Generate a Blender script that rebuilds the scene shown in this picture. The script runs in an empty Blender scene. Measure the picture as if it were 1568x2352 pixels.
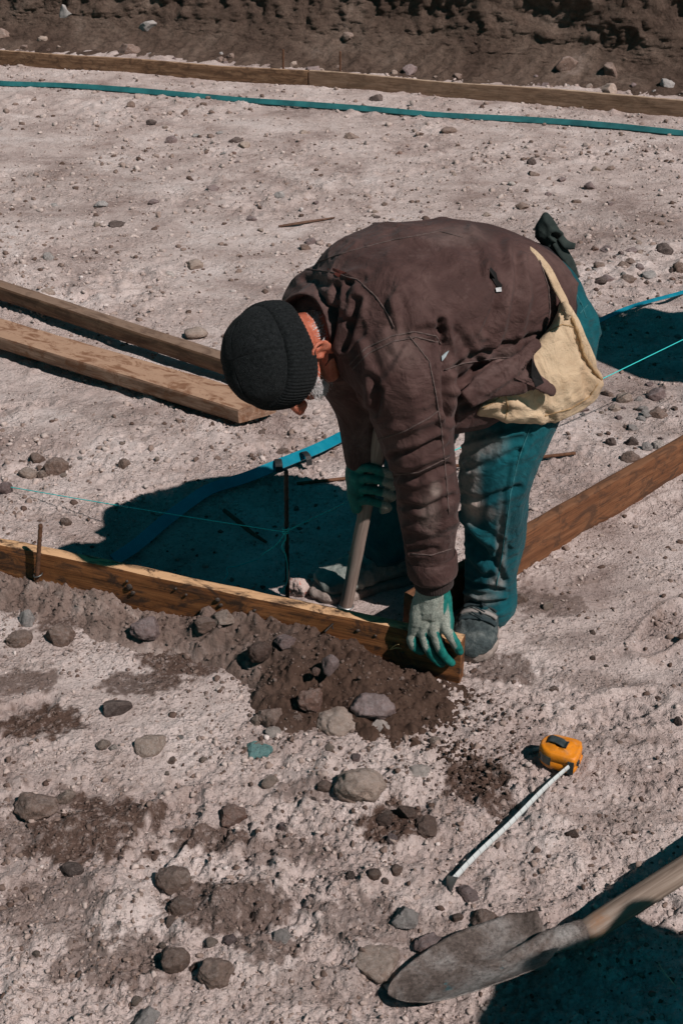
import bpy, math, random
import numpy as np
from mathutils import Vector, Matrix
from mathutils.bvhtree import BVHTree

SC = bpy.context.scene
COL = SC.collection
RNG = np.random.default_rng(7)
random.seed(7)

# ------------------------------------------------------------------ camera
CAM_H = 1.80
PITCH = math.radians(29.35)
cam_d = bpy.data.cameras.new("camera")
cam_d.sensor_fit = 'VERTICAL'; cam_d.sensor_height = 36.0; cam_d.sensor_width = 24.0
cam_d.lens = 45.0
cam_d.clip_start = 0.05; cam_d.clip_end = 300
cam = bpy.data.objects.new("camera", cam_d)
cam.location = (0, 0, CAM_H)
cam.rotation_euler = (math.pi / 2 - PITCH, 0, 0)
COL.objects.link(cam); SC.camera = cam

# ------------------------------------------------------------------ light
SUNV = Vector((0.031, -0.0281, 0.047)).normalized()          # towards the sun
world = bpy.data.worlds.new("World"); SC.world = world; world.use_nodes = True
wn = world.node_tree; wn.nodes.clear()
w_out = wn.nodes.new("ShaderNodeOutputWorld")
w_bg = wn.nodes.new("ShaderNodeBackground")
w_sky = wn.nodes.new("ShaderNodeTexSky"); w_sky.sky_type = 'NISHITA'; w_sky.sun_disc = False
w_sky.sun_elevation = math.asin(SUNV.z)
w_sky.sun_rotation = math.atan2(SUNV.x, SUNV.y)
w_sky.altitude = 2500; w_sky.air_density = 1.0; w_sky.dust_density = 0.3; w_sky.ozone_density = 3.0
w_mul = wn.nodes.new("ShaderNodeMix"); w_mul.data_type = 'RGBA'; w_mul.blend_type = 'MULTIPLY'
w_mul.inputs[0].default_value = 1.0
w_mul.inputs[7].default_value = (0.10, 1.0, 0.72, 1)        # clear high-altitude sky, cyan cast of the photograph
wn.links.new(w_sky.outputs[0], w_mul.inputs[6])
wn.links.new(w_mul.outputs[2], w_bg.inputs[0])
w_bg.inputs[1].default_value = 0.05
wn.links.new(w_bg.outputs[0], w_out.inputs[0])
sun_d = bpy.data.lights.new("sun", 'SUN'); sun_d.energy = 5.0; sun_d.angle = math.radians(0.53)
sun_d.color = (1.0, 0.92, 0.88)
sun = bpy.data.objects.new("sun", sun_d); COL.objects.link(sun)
sun.rotation_euler = (-SUNV).to_track_quat('-Z', 'Y').to_euler()
sun.location = (3, -3, 6)

SC.view_settings.view_transform = 'Standard'
SC.view_settings.look = 'None'
SC.view_settings.exposure = 0.0
SC.view_settings.gamma = 1.0
SC.view_settings.use_curve_mapping = False
SC.cycles.max_bounces = 5; SC.cycles.diffuse_bounces = 3; SC.cycles.glossy_bounces = 2; SC.cycles.transmission_bounces = 2
SC.cycles.caustics_reflective = False; SC.cycles.caustics_refractive = False
SC.cycles.use_adaptive_sampling = True; SC.cycles.adaptive_threshold = 0.025

# ------------------------------------------------------------------ pixel <-> world (1568x2352 picture grid)
KF = 3000 / 1.020408
CP, SP = math.cos(PITCH), math.sin(PITCH)
def ray(x, y):
    a = (x - 784) / KF; b = -(y - 1176) / KF
    return np.array([a, CP + b * SP, -SP + b * CP])
def G(x, y, z=0.0):
    d = ray(x, y); t = (z - CAM_H) / d[2]
    return np.array([0, 0, CAM_H]) + d * t
def PY(x, y, Y):
    d = ray(x, y); return np.array([0, 0, CAM_H]) + d * (Y / d[1])
def proj(v):
    v = np.atleast_2d(v); w = CAM_H - v[:, 2]
    dep = v[:, 1] * CP + w * SP
    up = v[:, 1] * SP - w * CP
    return np.stack([784 + v[:, 0] / dep * KF, 1176 - up / dep * KF], 1), dep

# ------------------------------------------------------------------ noise
_perm = {}
def _tab(seed):
    if seed not in _perm:
        r = np.random.default_rng(1000 + seed)
        p = r.permutation(512).astype(np.int32)
        g = r.normal(size=(512, 3)); g /= np.linalg.norm(g, axis=1)[:, None]
        _perm[seed] = (p, g.astype(np.float32))
    return _perm[seed]
def perlin(x, y, z=None, seed=0):
    p, g = _tab(seed)
    x = np.asarray(x, np.float32); y = np.asarray(y, np.float32)
    xi = np.floor(x).astype(np.int32); yi = np.floor(y).astype(np.int32)
    xf = x - xi; yf = y - yi
    f = lambda t: t * t * t * (t * (t * 6 - 15) + 10)
    u, v = f(xf), f(yf)
    if z is None:
        def c(i, j):
            h = p[(p[(xi + i) & 511] + yi + j) & 511]; gr = g[h]
            return gr[..., 0] * (xf - i) + gr[..., 1] * (yf - j)
        a = c(0, 0); b = c(1, 0); d = c(0, 1); e = c(1, 1)
        return 1.5 * ((a + u * (b - a)) + v * ((d + u * (e - d)) - (a + u * (b - a))))
    z = np.asarray(z, np.float32); zi = np.floor(z).astype(np.int32); zf = z - zi; w = f(zf)
    def c(i, j, k):
        h = p[(p[(p[(xi + i) & 511] + yi + j) & 511] + zi + k) & 511]; gr = g[h]
        return gr[..., 0] * (xf - i) + gr[..., 1] * (yf - j) + gr[..., 2] * (zf - k)
    def pl(k):
        a = c(0, 0, k); b = c(1, 0, k); d = c(0, 1, k); e = c(1, 1, k)
        m = a + u * (b - a); n = d + u * (e - d)
        return m + v * (n - m)
    m, n = pl(0), pl(1)
    return 1.5 * (m + w * (n - m))
def pn3(v, s, seed=0):
    return perlin(v[:, 0] * s, v[:, 1] * s, v[:, 2] * s, seed)
def sstep(a, b, x):
    t = np.clip((x - a) / (b - a), 0, 1); return t * t * (3 - 2 * t)

# ------------------------------------------------------------------ mesh helpers
def mesh_np(name, v, f, smooth=True):
    v = np.asarray(v, np.float32); me = bpy.data.meshes.new(name)
    f = [np.asarray(q) for q in f] if not isinstance(f, np.ndarray) else f
    if isinstance(f, np.ndarray):
        k = f.shape[1]; n = len(f)
        me.vertices.add(len(v)); me.vertices.foreach_set("co", v.ravel())
        me.loops.add(n * k); me.loops.foreach_set("vertex_index", f.astype(np.int32).ravel())
        me.polygons.add(n)
        me.polygons.foreach_set("loop_start", np.arange(0, n * k, k, dtype=np.int32))
        me.polygons.foreach_set("loop_total", np.full(n, k, np.int32))
        me.update(calc_edges=True)
    else:
        me.from_pydata(v.tolist(), [], [list(map(int, q)) for q in f]); me.update()
    if smooth:
        me.polygons.foreach_set("use_smooth", np.ones(len(me.polygons), bool))
    return me
def add_attr(me, name, vals):
    a = me.attributes.new(name, 'FLOAT', 'POINT'); a.data.foreach_set("value", np.asarray(vals, np.float32))
def obj(name, me, mat=None, parent=None, **props):
    o = bpy.data.objects.new(name, me); COL.objects.link(o)
    if mat is not None and me is not None:
        me.materials.clear(); me.materials.append(mat)
    if parent is not None: o.parent = parent
    for k, v in props.items(): o[k] = v
    return o
def tag(o, label, cat, group=None):
    o['label'] = label; o['category'] = cat
    if group: o['group'] = group
    return o
def thing(name, label, cat, base=(0, 0, 0), group=None):
    o = bpy.data.objects.new(name, None); COL.objects.link(o); o.location = base
    o.empty_display_size = 0.05
    return tag(o, label, cat, group)
def child(name, v, f, mat, root, smooth=True, attrs=None):
    """part whose vertices are given in world space; root has only a location"""
    b = np.array(root_base(root), np.float32)
    me = mesh_np(name, np.asarray(v, np.float32) - b, f, smooth)
    for k, a in (attrs or {}).items(): add_attr(me, k, a)
    return obj(name, me, mat, root)
def root_base(o):
    b = np.zeros(3)
    while o is not None:
        b += np.array(o.location); o = o.parent
    return b
def grid_faces(nu, nv, wrap=False):
    """nu rows, nv columns"""
    i = np.arange(nu - 1)[:, None]; j = np.arange(nv if wrap else nv - 1)[None, :]
    j2 = (j + 1) % nv
    return np.stack(np.broadcast_arrays(i * nv + j, i * nv + j2, (i + 1) * nv + j2, (i + 1) * nv + j), -1).reshape(-1, 4)
def merge(parts):
    vs, fs, o = [], [], 0
    for v, f in parts:
        vs.append(np.asarray(v, float)); fs += [[int(i) + o for i in q] for q in f]; o += len(v)
    return np.concatenate(vs), fs
def frames(pts, up=None):
    pts = np.asarray(pts, float); n = len(pts)
    t = np.gradient(pts, axis=0); t /= np.linalg.norm(t, axis=1)[:, None] + 1e-12
    a = np.array(up if up is not None else (0, 0, 1.0)); 
    if abs(a @ t[0]) > 0.95: a = np.array([1.0, 0, 0])
    A, B = [], []
    for k in range(n):
        a = a - t[k] * (a @ t[k]); a /= np.linalg.norm(a)
        A.append(a.copy()); B.append(np.cross(t[k], a))
    return t, np.array(A), np.array(B)
def resample(pts, n):
    pts = np.asarray(pts, float); s = np.r_[0, np.cumsum(np.linalg.norm(np.diff(pts, axis=0), axis=1))]
    u = np.linspace(0, s[-1], n)
    # catmull-rom through points
    m = np.gradient(pts, s, axis=0)
    out = []
    for x in u:
        k = min(np.searchsorted(s, x, 'right') - 1, len(s) - 2); k = max(k, 0)
        h = s[k + 1] - s[k]; t = (x - s[k]) / h
        out.append((2*t**3-3*t**2+1)*pts[k] + (t**3-2*t**2+t)*h*m[k] + (-2*t**3+3*t**2)*pts[k+1] + (t**3-t**2)*h*m[k+1])
    return np.array(out), s, u
def tube(pts, rad, n=12, up=None, sub=0, ry=None, power=2.0, caps=True):
    """closed lofted tube; rad along A, ry along B"""
    pts = np.asarray(pts, float); rad = np.broadcast_to(np.asarray(rad, float), (len(pts),)).copy()
    ry = rad.copy() if ry is None else np.broadcast_to(np.asarray(ry, float), (len(pts),)).copy()
    if sub:
        p2, s, u = resample(pts, sub); rad = np.interp(u, s, rad); ry = np.interp(u, s, ry); pts = p2
    t, A, B = frames(pts, up)
    th = np.linspace(0, 2 * np.pi, n, endpoint=False)
    ca = np.sign(np.cos(th)) * np.abs(np.cos(th)) ** (2 / power); sa = np.sign(np.sin(th)) * np.abs(np.sin(th)) ** (2 / power)
    v = pts[:, None, :] + rad[:, None, None] * ca[None, :, None] * A[:, None, :] + ry[:, None, None] * sa[None, :, None] * B[:, None, :]
    v = v.reshape(-1, 3); f = grid_faces(len(pts), n, True).tolist()
    if caps:
        m = len(v); v = np.vstack([v, pts[0], pts[-1]]); e = (len(pts) - 1) * n
        for j in range(n):
            f.append([m, (j + 1) % n, j]); f.append([m + 1, e + j, e + (j + 1) % n])
    return v, f
def capsule(pts, rad, n=12, up=None, sub=14, ry=None):
    """limb: tube with rounded ends"""
    pts = np.asarray(pts, float); rad = np.broadcast_to(np.asarray(rad, float), (len(pts),)); ryy = rad if ry is None else np.broadcast_to(np.asarray(ry, float), (len(pts),))
    p2, s, u = resample(pts, sub); r = np.interp(u, s, rad); r2 = np.interp(u, s, ryy)
    d0 = p2[0] - p2[1]; d0 /= np.linalg.norm(d0); d1 = p2[-1] - p2[-2]; d1 /= np.linalg.norm(d1)
    a = np.array([1.0, .75, .4]); 
    k = np.sqrt(1 - a**2 * .98)
    pre = [p2[0] + d0 * min(r[0], r2[0]) * q for q in a]; post = [p2[-1] + d1 * min(r[-1], r2[-1]) * q for q in a[::-1]]
    kk = np.array([.15, .66, .92])
    P = np.vstack([pre, p2, post]); R = np.r_[r[0] * kk, r, r[-1] * kk[::-1]]; R2 = np.r_[r2[0] * kk, r2, r2[-1] * kk[::-1]]
    return tube(P, R, n, up, ry=R2)
def ellipsoid(c, ax, r, n=16, m=10):
    """ax: 3x3 rows = axes, r radii"""
    ax = np.asarray(ax, float); th = np.linspace(0, np.pi, m + 2)[1:-1]; ph = np.linspace(0, 2*np.pi, n, endpoint=False)
    s = np.stack([np.sin(th)[:, None] * np.cos(ph), np.sin(th)[:, None] * np.sin(ph), np.cos(th)[:, None] * np.ones(n)], -1).reshape(-1, 3)
    s = np.vstack([s, [0, 0, 1], [0, 0, -1]])
    f = grid_faces(m, n, True)[:, ::-1].tolist(); k = m * n
    for j in range(n):
        f.append([k, j, (j + 1) % n]); f.append([k + 1, (m - 1) * n + (j + 1) % n, (m - 1) * n + j])
    return np.asarray(c) + (s * np.asarray(r)) @ ax, f
def box_grid(lx, ly, lz, nx, ny, nz):
    """closed box surface, x 0..lx, y 0..ly, z 0..lz, with subdivisions"""
    vid = {}; v = []; f = []
    def g(i, j, k):
        if (i, j, k) not in vid:
            vid[(i, j, k)] = len(v); v.append((lx * i / nx, ly * j / ny, lz * k / nz))
        return vid[(i, j, k)]
    for i in range(nx):
        for j in range(ny):
            f.append([g(i,j,0), g(i,j+1,0), g(i+1,j+1,0), g(i+1,j,0)]); f.append([g(i,j,nz), g(i+1,j,nz), g(i+1,j+1,nz), g(i,j+1,nz)])
        for k in range(nz):
            f.append([g(i,0,k), g(i+1,0,k), g(i+1,0,k+1), g(i,0,k+1)]); f.append([g(i,ny,k), g(i,ny,k+1), g(i+1,ny,k+1), g(i+1,ny,k)])
    for j in range(ny):
        for k in range(nz):
            f.append([g(0,j,k), g(0,j,k+1), g(0,j+1,k+1), g(0,j+1,k)]); f.append([g(nx,j,k), g(nx,j+1,k), g(nx,j+1,k+1), g(nx,j,k+1)])
    return np.array(v), f
def remesh(parts, voxel, smooth_it=6, factor=.5):
    v, f = merge(parts)
    me = bpy.data.meshes.new("tmp"); me.from_pydata(v.tolist(), [], f); me.update()
    o = bpy.data.objects.new("tmp", me); COL.objects.link(o)
    m = o.modifiers.new("r", 'REMESH'); m.mode = 'VOXEL'; m.voxel_size = voxel; m.adaptivity = 0
    if smooth_it:
        s = o.modifiers.new("s", 'SMOOTH'); s.factor = factor; s.iterations = smooth_it
    dg = bpy.context.evaluated_depsgraph_get()
    m2 = bpy.data.meshes.new_from_object(o.evaluated_get(dg))
    bpy.data.objects.remove(o); bpy.data.meshes.remove(me)
    n = len(m2.vertices); co = np.empty(n * 3, np.float32); m2.vertices.foreach_get("co", co); co = co.reshape(-1, 3)
    nf = len(m2.polygons); lt = np.empty(nf, np.int32); m2.polygons.foreach_get("loop_total", lt)
    li = np.empty(len(m2.loops), np.int32); m2.loops.foreach_get("vertex_index", li)
    bpy.data.meshes.remove(m2)
    if (lt == 4).all():
        return co.astype(float), li.reshape(-1, 4)
    out = []; k = 0
    for t in lt: out.append(li[k:k + t].tolist()); k += t
    return co.astype(float), out
def normals(v, f):
    v = np.asarray(v, float); nr = np.zeros_like(v)
    if isinstance(f, np.ndarray):
        a, b, c, d = (v[f[:, i]] for i in range(4)); q = np.cross(c - a, d - b)
        for i in range(4): np.add.at(nr, f[:, i], q)
    else:
        for fc in f:
            q = np.cross(v[fc[1]] - v[fc[0]], v[fc[2]] - v[fc[0]])
            for i in fc: nr[i] += q
    return nr / (np.linalg.norm(nr, axis=1)[:, None] + 1e-12)
def polydist(p, line):
    """distance of 2d points to a polyline, and parameter"""
    best = np.full(len(p), 1e9)
    for a, b in zip(line[:-1], line[1:]):
        a = np.array(a, float); b = np.array(b, float); ab = b - a
        t = np.clip(((p - a) @ ab) / (ab @ ab), 0, 1)
        best = np.minimum(best, np.linalg.norm(p - (a + t[:, None] * ab), axis=1))
    return best
CAMP = np.array([0, 0, CAM_H])
def fold(v, f, strokes, side=0.05):
    """cloth folds along strokes: (points, width, depth) positive depth = groove, negative = ridge"""
    nr = normals(v, f); p, _ = proj(v); face = (nr * (CAMP - v)).sum(1) / np.linalg.norm(CAMP - v, axis=1)
    w = sstep(-0.1, 0.25, face); d = np.zeros(len(v))
    for pts, wid, dep in strokes:
        q = polydist(p, pts)
        d += -dep * np.exp(-(q / wid) ** 2) + .45 * dep * np.exp(-((q - 2.1 * wid) / wid) ** 2)
    return v + nr * (d * w)[:, None]
def bvh(v, f):
    return BVHTree.FromPolygons([Vector(x) for x in v], [list(map(int, q)) for q in f])
def hit(tree, x, y):
    d = ray(x, y); r = tree.ray_cast(Vector(CAMP), Vector(d).normalized())
    return (np.array(r[0]), np.array(r[1])) if r[0] is not None else (None, None)
def surf_line(tree, pts, lift=.0008, step=6):
    out = []
    for a, b in zip(pts[:-1], pts[1:]):
        n = max(2, int(math.dist(a, b) / step))
        for t in np.linspace(0, 1, n, endpoint=False): out.append((a[0] + (b[0]-a[0]) * t, a[1] + (b[1]-a[1]) * t))
    out.append(pts[-1]); res = []
    for q in out:
        h, n = hit(tree, *q)
        if h is not None and (not res or np.linalg.norm(h - res[-1]) < .08): res.append(h + n * lift)
    return np.array(res)

# ------------------------------------------------------------------ materials
class NT:
    def __init__(self, name):
        self.m = bpy.data.materials.new(name); self.m.use_nodes = True; self.t = self.m.node_tree
        self.b = self.t.nodes["Principled BSDF"]; self.b.inputs["Specular IOR Level"].default_value = .3
        self.tc = self.t.nodes.new("ShaderNodeTexCoord")
    def n(self, typ, **kw):
        x = self.t.nodes.new(typ)
        for k, v in kw.items(): setattr(x, k, v)
        return x
    def l(self, a, b): self.t.links.new(a, b)
    def coord(self, stretch=(1, 1, 1), kind='Object', loc=(0, 0, 0), rot=(0, 0, 0)):
        mp = self.n("ShaderNodeMapping"); mp.inputs['Scale'].default_value = stretch; mp.inputs['Location'].default_value = loc; mp.inputs['Rotation'].default_value = rot
        self.l(self.tc.outputs[kind], mp.inputs[0]); return mp.outputs[0]
    def noise(self, c, scale, detail=6, rough=.6, dist=0.0):
        x = self.n("ShaderNodeTexNoise"); x.inputs['Scale'].default_value = scale; x.inputs['Detail'].default_value = detail
        x.inputs['Roughness'].default_value = rough; x.inputs['Distortion'].default_value = dist
        self.l(c, x.inputs['Vector']); return x.outputs[0]
    def ramp(self, fac, stops):
        x = self.n("ShaderNodeValToRGB"); e = x.color_ramp.elements
        while len(e) < len(stops): e.new(.5)
        for k, (p, c) in enumerate(stops):
            e[k].position = p; e[k].color = (c if len(c) == 4 else (*c, 1)) if hasattr(c, '__len__') else (c, c, c, 1)
        self.l(fac, x.inputs[0]); return x.outputs[0]
    def mix(self, fac, a, b, mode='MIX'):
        x = self.n("ShaderNodeMix", data_type='RGBA', blend_type=mode)
        for s, v in ((x.inputs[0], fac), (x.inputs[6], a), (x.inputs[7], b)):
            if hasattr(v, 'links') or hasattr(v, 'is_linked'): self.l(v, s)
            elif hasattr(v, '__len__'): s.default_value = v if len(v) == 4 else (*v, 1)
            else: s.default_value = v
        return x.outputs[2]
    def math(self, op, a, b=0.0):
        x = self.n("ShaderNodeMath", operation=op)
        for s, v in ((x.inputs[0], a), (x.inputs[1], b)):
            if hasattr(v, 'is_linked'): self.l(v, s)
            else: s.default_value = v
        return x.outputs[0]
    def attr(self, name):
        x = self.n("ShaderNodeAttribute", attribute_name=name); return x.outputs['Fac']
    def rand(self):
        return self.n("ShaderNodeObjectInfo").outputs['Random']
    def bump(self, h, dist, strength=1.0, prev=None):
        x = self.n("ShaderNodeBump"); x.inputs['Strength'].default_value = strength; x.inputs['Distance'].default_value = dist
        self.l(h, x.inputs['Height'])
        if prev is not None: self.l(prev, x.inputs['Normal'])
        return x.outputs[0]
    def done(self, col, rough=.9, nrm=None, metal=0.0, spec=None):
        for v, s in ((col, 'Base Color'), (rough, 'Roughness'), (metal, 'Metallic')):
            if hasattr(v, 'is_linked'): self.l(v, self.b.inputs[s])
            elif hasattr(v, '__len__'): self.b.inputs[s].default_value = (*v, 1)
            else: self.b.inputs[s].default_value = v
        if nrm is not None: self.l(nrm, self.b.inputs['Normal'])
        if spec is not None: self.b.inputs['Specular IOR Level'].default_value = spec
        return self.m
def simple(name, a, b, scale=30, rough=.85, bump=.001, bscale=120, metal=0.0, stretch=(1, 1, 1), spec=.3, lo=.35, hi=.65):
    t = NT(name); c = t.coord(stretch)
    col = t.ramp(t.noise(c, scale, 6, .65), [(lo, a), (hi, b)])
    nb = t.bump(t.noise(t.coord(), bscale, 5, .7), bump) if bump else None
    return t.done(col, rough, nb, metal, spec)
# ================================================================== THE SETTING
def disp_ellipse(x, y, cx, cy, rx, ry, ang=0.0):
    """soft patch on the ground, centre and radii given on the picture grid, spread in the ground plane"""
    g = G(cx, cy); sx = np.linalg.norm(G(cx + rx, cy) - g); sy = np.linalg.norm(G(cx, cy + ry) - G(cx, cy - ry)) / 2
    dx, dy = x - g[0], y - g[1]; c, s = math.cos(ang), math.sin(ang)
    u = (dx * c + dy * s) / sx; v = (-dx * s + dy * c) / sy
    return np.sqrt(u * u + v * v)
DARK = [(110,1655,130,45,.8),(60,1560,110,30,.6),(230,1900,190,90,.75),(90,1880,140,80,.5),(480,1925,120,40,.7),(520,2100,170,70,.65),
        (600,2180,120,60,.6),(280,2210,190,90,.55),(900,1900,100,60,.85),(1080,1800,90,75,1.0),(1130,1850,60,40,.7),(700,1810,90,30,.5),
        (820,2110,150,60,.5),(640,1950,140,40,.4),(1000,2160,120,70,.35),(1160,1530,90,35,.6),(1250,1390,90,40,.5),(1300,1470,140,25,.3),
        (450,1500,150,60,.75),(320,1560,110,40,.65),(150,1400,160,50,.7),(1430,1880,160,30,.25),(1380,1560,190,25,.28),(1420,1700,190,20,.28),
        (300,960,160,35,.18),(150,430,240,60,.15),(1350,520,260,90,.22),(1450,900,160,100,.2),(700,420,260,40,.12),(120,2080,160,90,.4),(740,2260,170,60,.3)]
PRINTS = [(.62, 2.30, .5), (.80, 2.62, .9), (1.0, 2.2, .3), (.95, 1.95, .6), (.55, 1.75, 2.2), (-.35, 1.9, 1.2), (-.75, 2.25, .8), (-.55, 3.3, .4), (-.2, 3.6, .2), (-1.1, 3.9, .5), (.9, 3.2, .7), (1.3, 2.9, .9), (-.9, 5.2, .1), (.4, 5.6, .3), (1.2, 6.0, 2.9), (-.1, 1.65, 2.6)]
def ground_h(x, y):
    x = np.asarray(x, np.float32); y = np.asarray(y, np.float32)
    far = sstep(14, 30, np.hypot(x, y))
    h = .012 * perlin(x * 1.1, y * 1.1, seed=1) + .007 * perlin(x * 3.1, y * 3.1, seed=2) + .0055 * perlin(x * 8, y * 8, seed=3)
    m = sstep(-.25, .35, perlin(x * 1.3 + 4, y * 1.3, seed=4))
    cl = perlin(x * 19 + .6 * perlin(x * 9, y * 9, seed=11), y * 19, seed=5)
    lump = np.abs(perlin(x * 15 + .5 * perlin(x * 7, y * 7, seed=12), y * 15, seed=13))
    lump2 = np.abs(perlin(x * 34 + .5 * cl, y * 34, seed=14)); lump3 = np.abs(perlin(x * 70, y * 70, seed=15))
    r2 = sstep(-.1, .45, perlin(x * 3.3, y * 3.3, seed=16) + .5 * perlin(x * 9, y * 9, seed=17))
    fg = 1 + .8 * sstep(2.5, 1.9, y) * sstep(.9, .3, x)
    h += (fg - 1) * (.05 * np.maximum(np.abs(perlin(x * 6, y * 6, seed=25)) - .2, 0) + .035 * np.maximum(np.abs(perlin(x * 12, y * 12, seed=26)) - .22, 0))
    h += fg * (.25 + .75 * np.maximum(m, .5 * (fg - 1))) * (.012 * np.maximum(cl - .05, 0) + .022 * r2 * (lump - .25) + .016 * (.35 + .65 * r2) * (lump2 - .25) + .010 * (.5 + .5 * r2) * (lump3 - .25)
                            + .0042 * perlin(x * 90, y * 90, seed=7) + .0030 * perlin(x * 150, y * 150, seed=8))
    fr = sstep(2.9, 4.0, y); pm = sstep(-.05, .4, perlin(x * 1.1, y * 1.1, seed=18) + .4 * perlin(x * 3, y * 3, seed=19))
    h += fr * pm * (.05 * np.maximum(np.abs(perlin(x * 7, y * 7, seed=20)) - .22, 0) + .03 * np.maximum(np.abs(perlin(x * 14, y * 14, seed=24)) - .2, 0))
    # raked, tyre-dragged streaks on the right foreground
    s = sstep(.25, .6, x) * sstep(3.1, 2.7, y) * sstep(1.6, 1.9, y)
    h += s * .0045 * perlin((x * .93 + y * .36) * 3.2, (-x * .36 + y * .93) * 26, seed=9)
    h *= (1 - .8 * far)
    for fx, fy, fa in PRINTS:
        c, q = math.cos(fa), math.sin(fa); u = ((x - fx) * c + (y - fy) * q) / .14; w = (-(x - fx) * q + (y - fy) * c) / .05
        e = np.sqrt(u * u + w * w); h += -.012 * sstep(1.05, .8, e) * (.75 + .25 * np.sign(np.sin(u * 22))) + .006 * np.exp(-((e - 1.12) / .12) ** 2)
    # the shovel blade has pressed and scraped its own hollow
    q = np.hypot((x - .27) / .24, (y - 1.52) / .13); h -= .030 * np.exp(-q ** 4)
    # shallow dip behind the near form board
    g = G(560, 1330); q = np.hypot((x - g[0]) / .35, (y - g[1]) / .12); h -= .02 * np.exp(-q * q)
    return h
def ground_dark(x, y):
    d = np.zeros_like(x); e = .5 * perlin(x * 6, y * 6, seed=21) + .42 * perlin(x * 16, y * 16, seed=22) + .42 * perlin(x * 45, y * 45, seed=23)
    for cx, cy, rx, ry, st in DARK:
        d = np.maximum(d, min(1.0, st * 1.3) * sstep(.90, .68, disp_ellipse(x, y, cx, cy, rx, ry) + e))
    return d
def build_ground():
    nr, nc = 840, 600
    D = np.exp(np.linspace(math.log(1.0), math.log(11.2), nr))
    D = np.r_[-60, -25, -10, -4, -1.5, -.4, .2, .6, .85, D, 11.6, 12.5, 15, 22, 40, 80]
    u = np.linspace(-1, 1, nc); u = np.r_[-30, -14, -7, -3.6, -2.2, -1.5, -1.15, u, 1.15, 1.5, 2.2, 3.6, 7, 14, 30]
    hw = .36 * np.clip(D, .8, 12) + .55
    X = hw[:, None] * u[None, :]; Y = np.broadcast_to(D[:, None], X.shape)
    Z = ground_h(X, Y)
    Z = np.where(bank_t(X, Y) > .35, -.05, Z)
    v = np.stack([X, Y, Z], -1).reshape(-1, 3)
    me = mesh_np("ground", v, grid_faces(len(D), len(u)))
    add_attr(me, "dark", ground_dark(X.ravel(), Y.ravel()))
    t = NT("pale_dirt"); c = t.coord()
    n1 = t.noise(c, 2.3, 7, .68, .4)
    base = t.ramp(n1, [(.30, (.23, .172, .155)), (.42, (.39, .315, .293)), (.54, (.50, .42, .395)), (.70, (.60, .53, .51))])
    sp = t.noise(c, 95, 3, .75)
    base = t.mix(1.0, base, t.ramp(sp, [(.28, (.52, .48, .46)), (.46, (.98, .97, .96)), (.62, (1.04, 1.02, 1.02)), (.78, (1.2, 1.2, 1.2))]), 'MULTIPLY')
    n2 = t.noise(c, 14, 5, .7, .6)
    base = t.mix(t.ramp(n2, [(.52, 0.0), (.70, .55)]), base, (.25, .175, .145))
    dk = t.math('MULTIPLY', t.attr("dark"), t.ramp(t.noise(c, 60, 5, .7), [(.30, .3), (.48, 1.0)]))
    col = t.mix(dk, base, t.mix(t.noise(c, 80, 4), (.050, .030, .023), (.125, .078, .061)))
    def crumbs(scale, off):
        vo = t.n("ShaderNodeTexVoronoi"); vo.inputs['Scale'].default_value = scale; wp = t.n("ShaderNodeVectorMath", operation='ADD')
        nz = t.n("ShaderNodeTexNoise"); nz.inputs['Scale'].default_value = scale * .8; t.l(c, nz.inputs['Vector'])
        sc = t.n("ShaderNodeVectorMath", operation='SCALE'); sc.inputs['Scale'].default_value = .8 / scale; t.l(nz.outputs[1], sc.inputs[0]); t.l(c, wp.inputs[0]); t.l(sc.outputs[0], wp.inputs[1]); t.l(wp.outputs[0], vo.inputs['Vector'])
        return t.ramp(vo.outputs['Distance'], [(.05, 1.0), (.55, 0.0)])
    msk = t.ramp(t.noise(c, 7, 4, .7, .5), [(.40, .1), (.60, 1.0)])
    b0 = t.bump(t.noise(c, 230, 3, .75), .0055)
    b1 = t.bump(t.math('MULTIPLY', crumbs(118, 0), msk), .005, .8, b0)
    b2 = t.bump(t.math('MULTIPLY', crumbs(43, 3), msk), .010, .5, b1)
    obj("ground", me, t.done(col, .97, b2, spec=.12), kind="structure")

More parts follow.
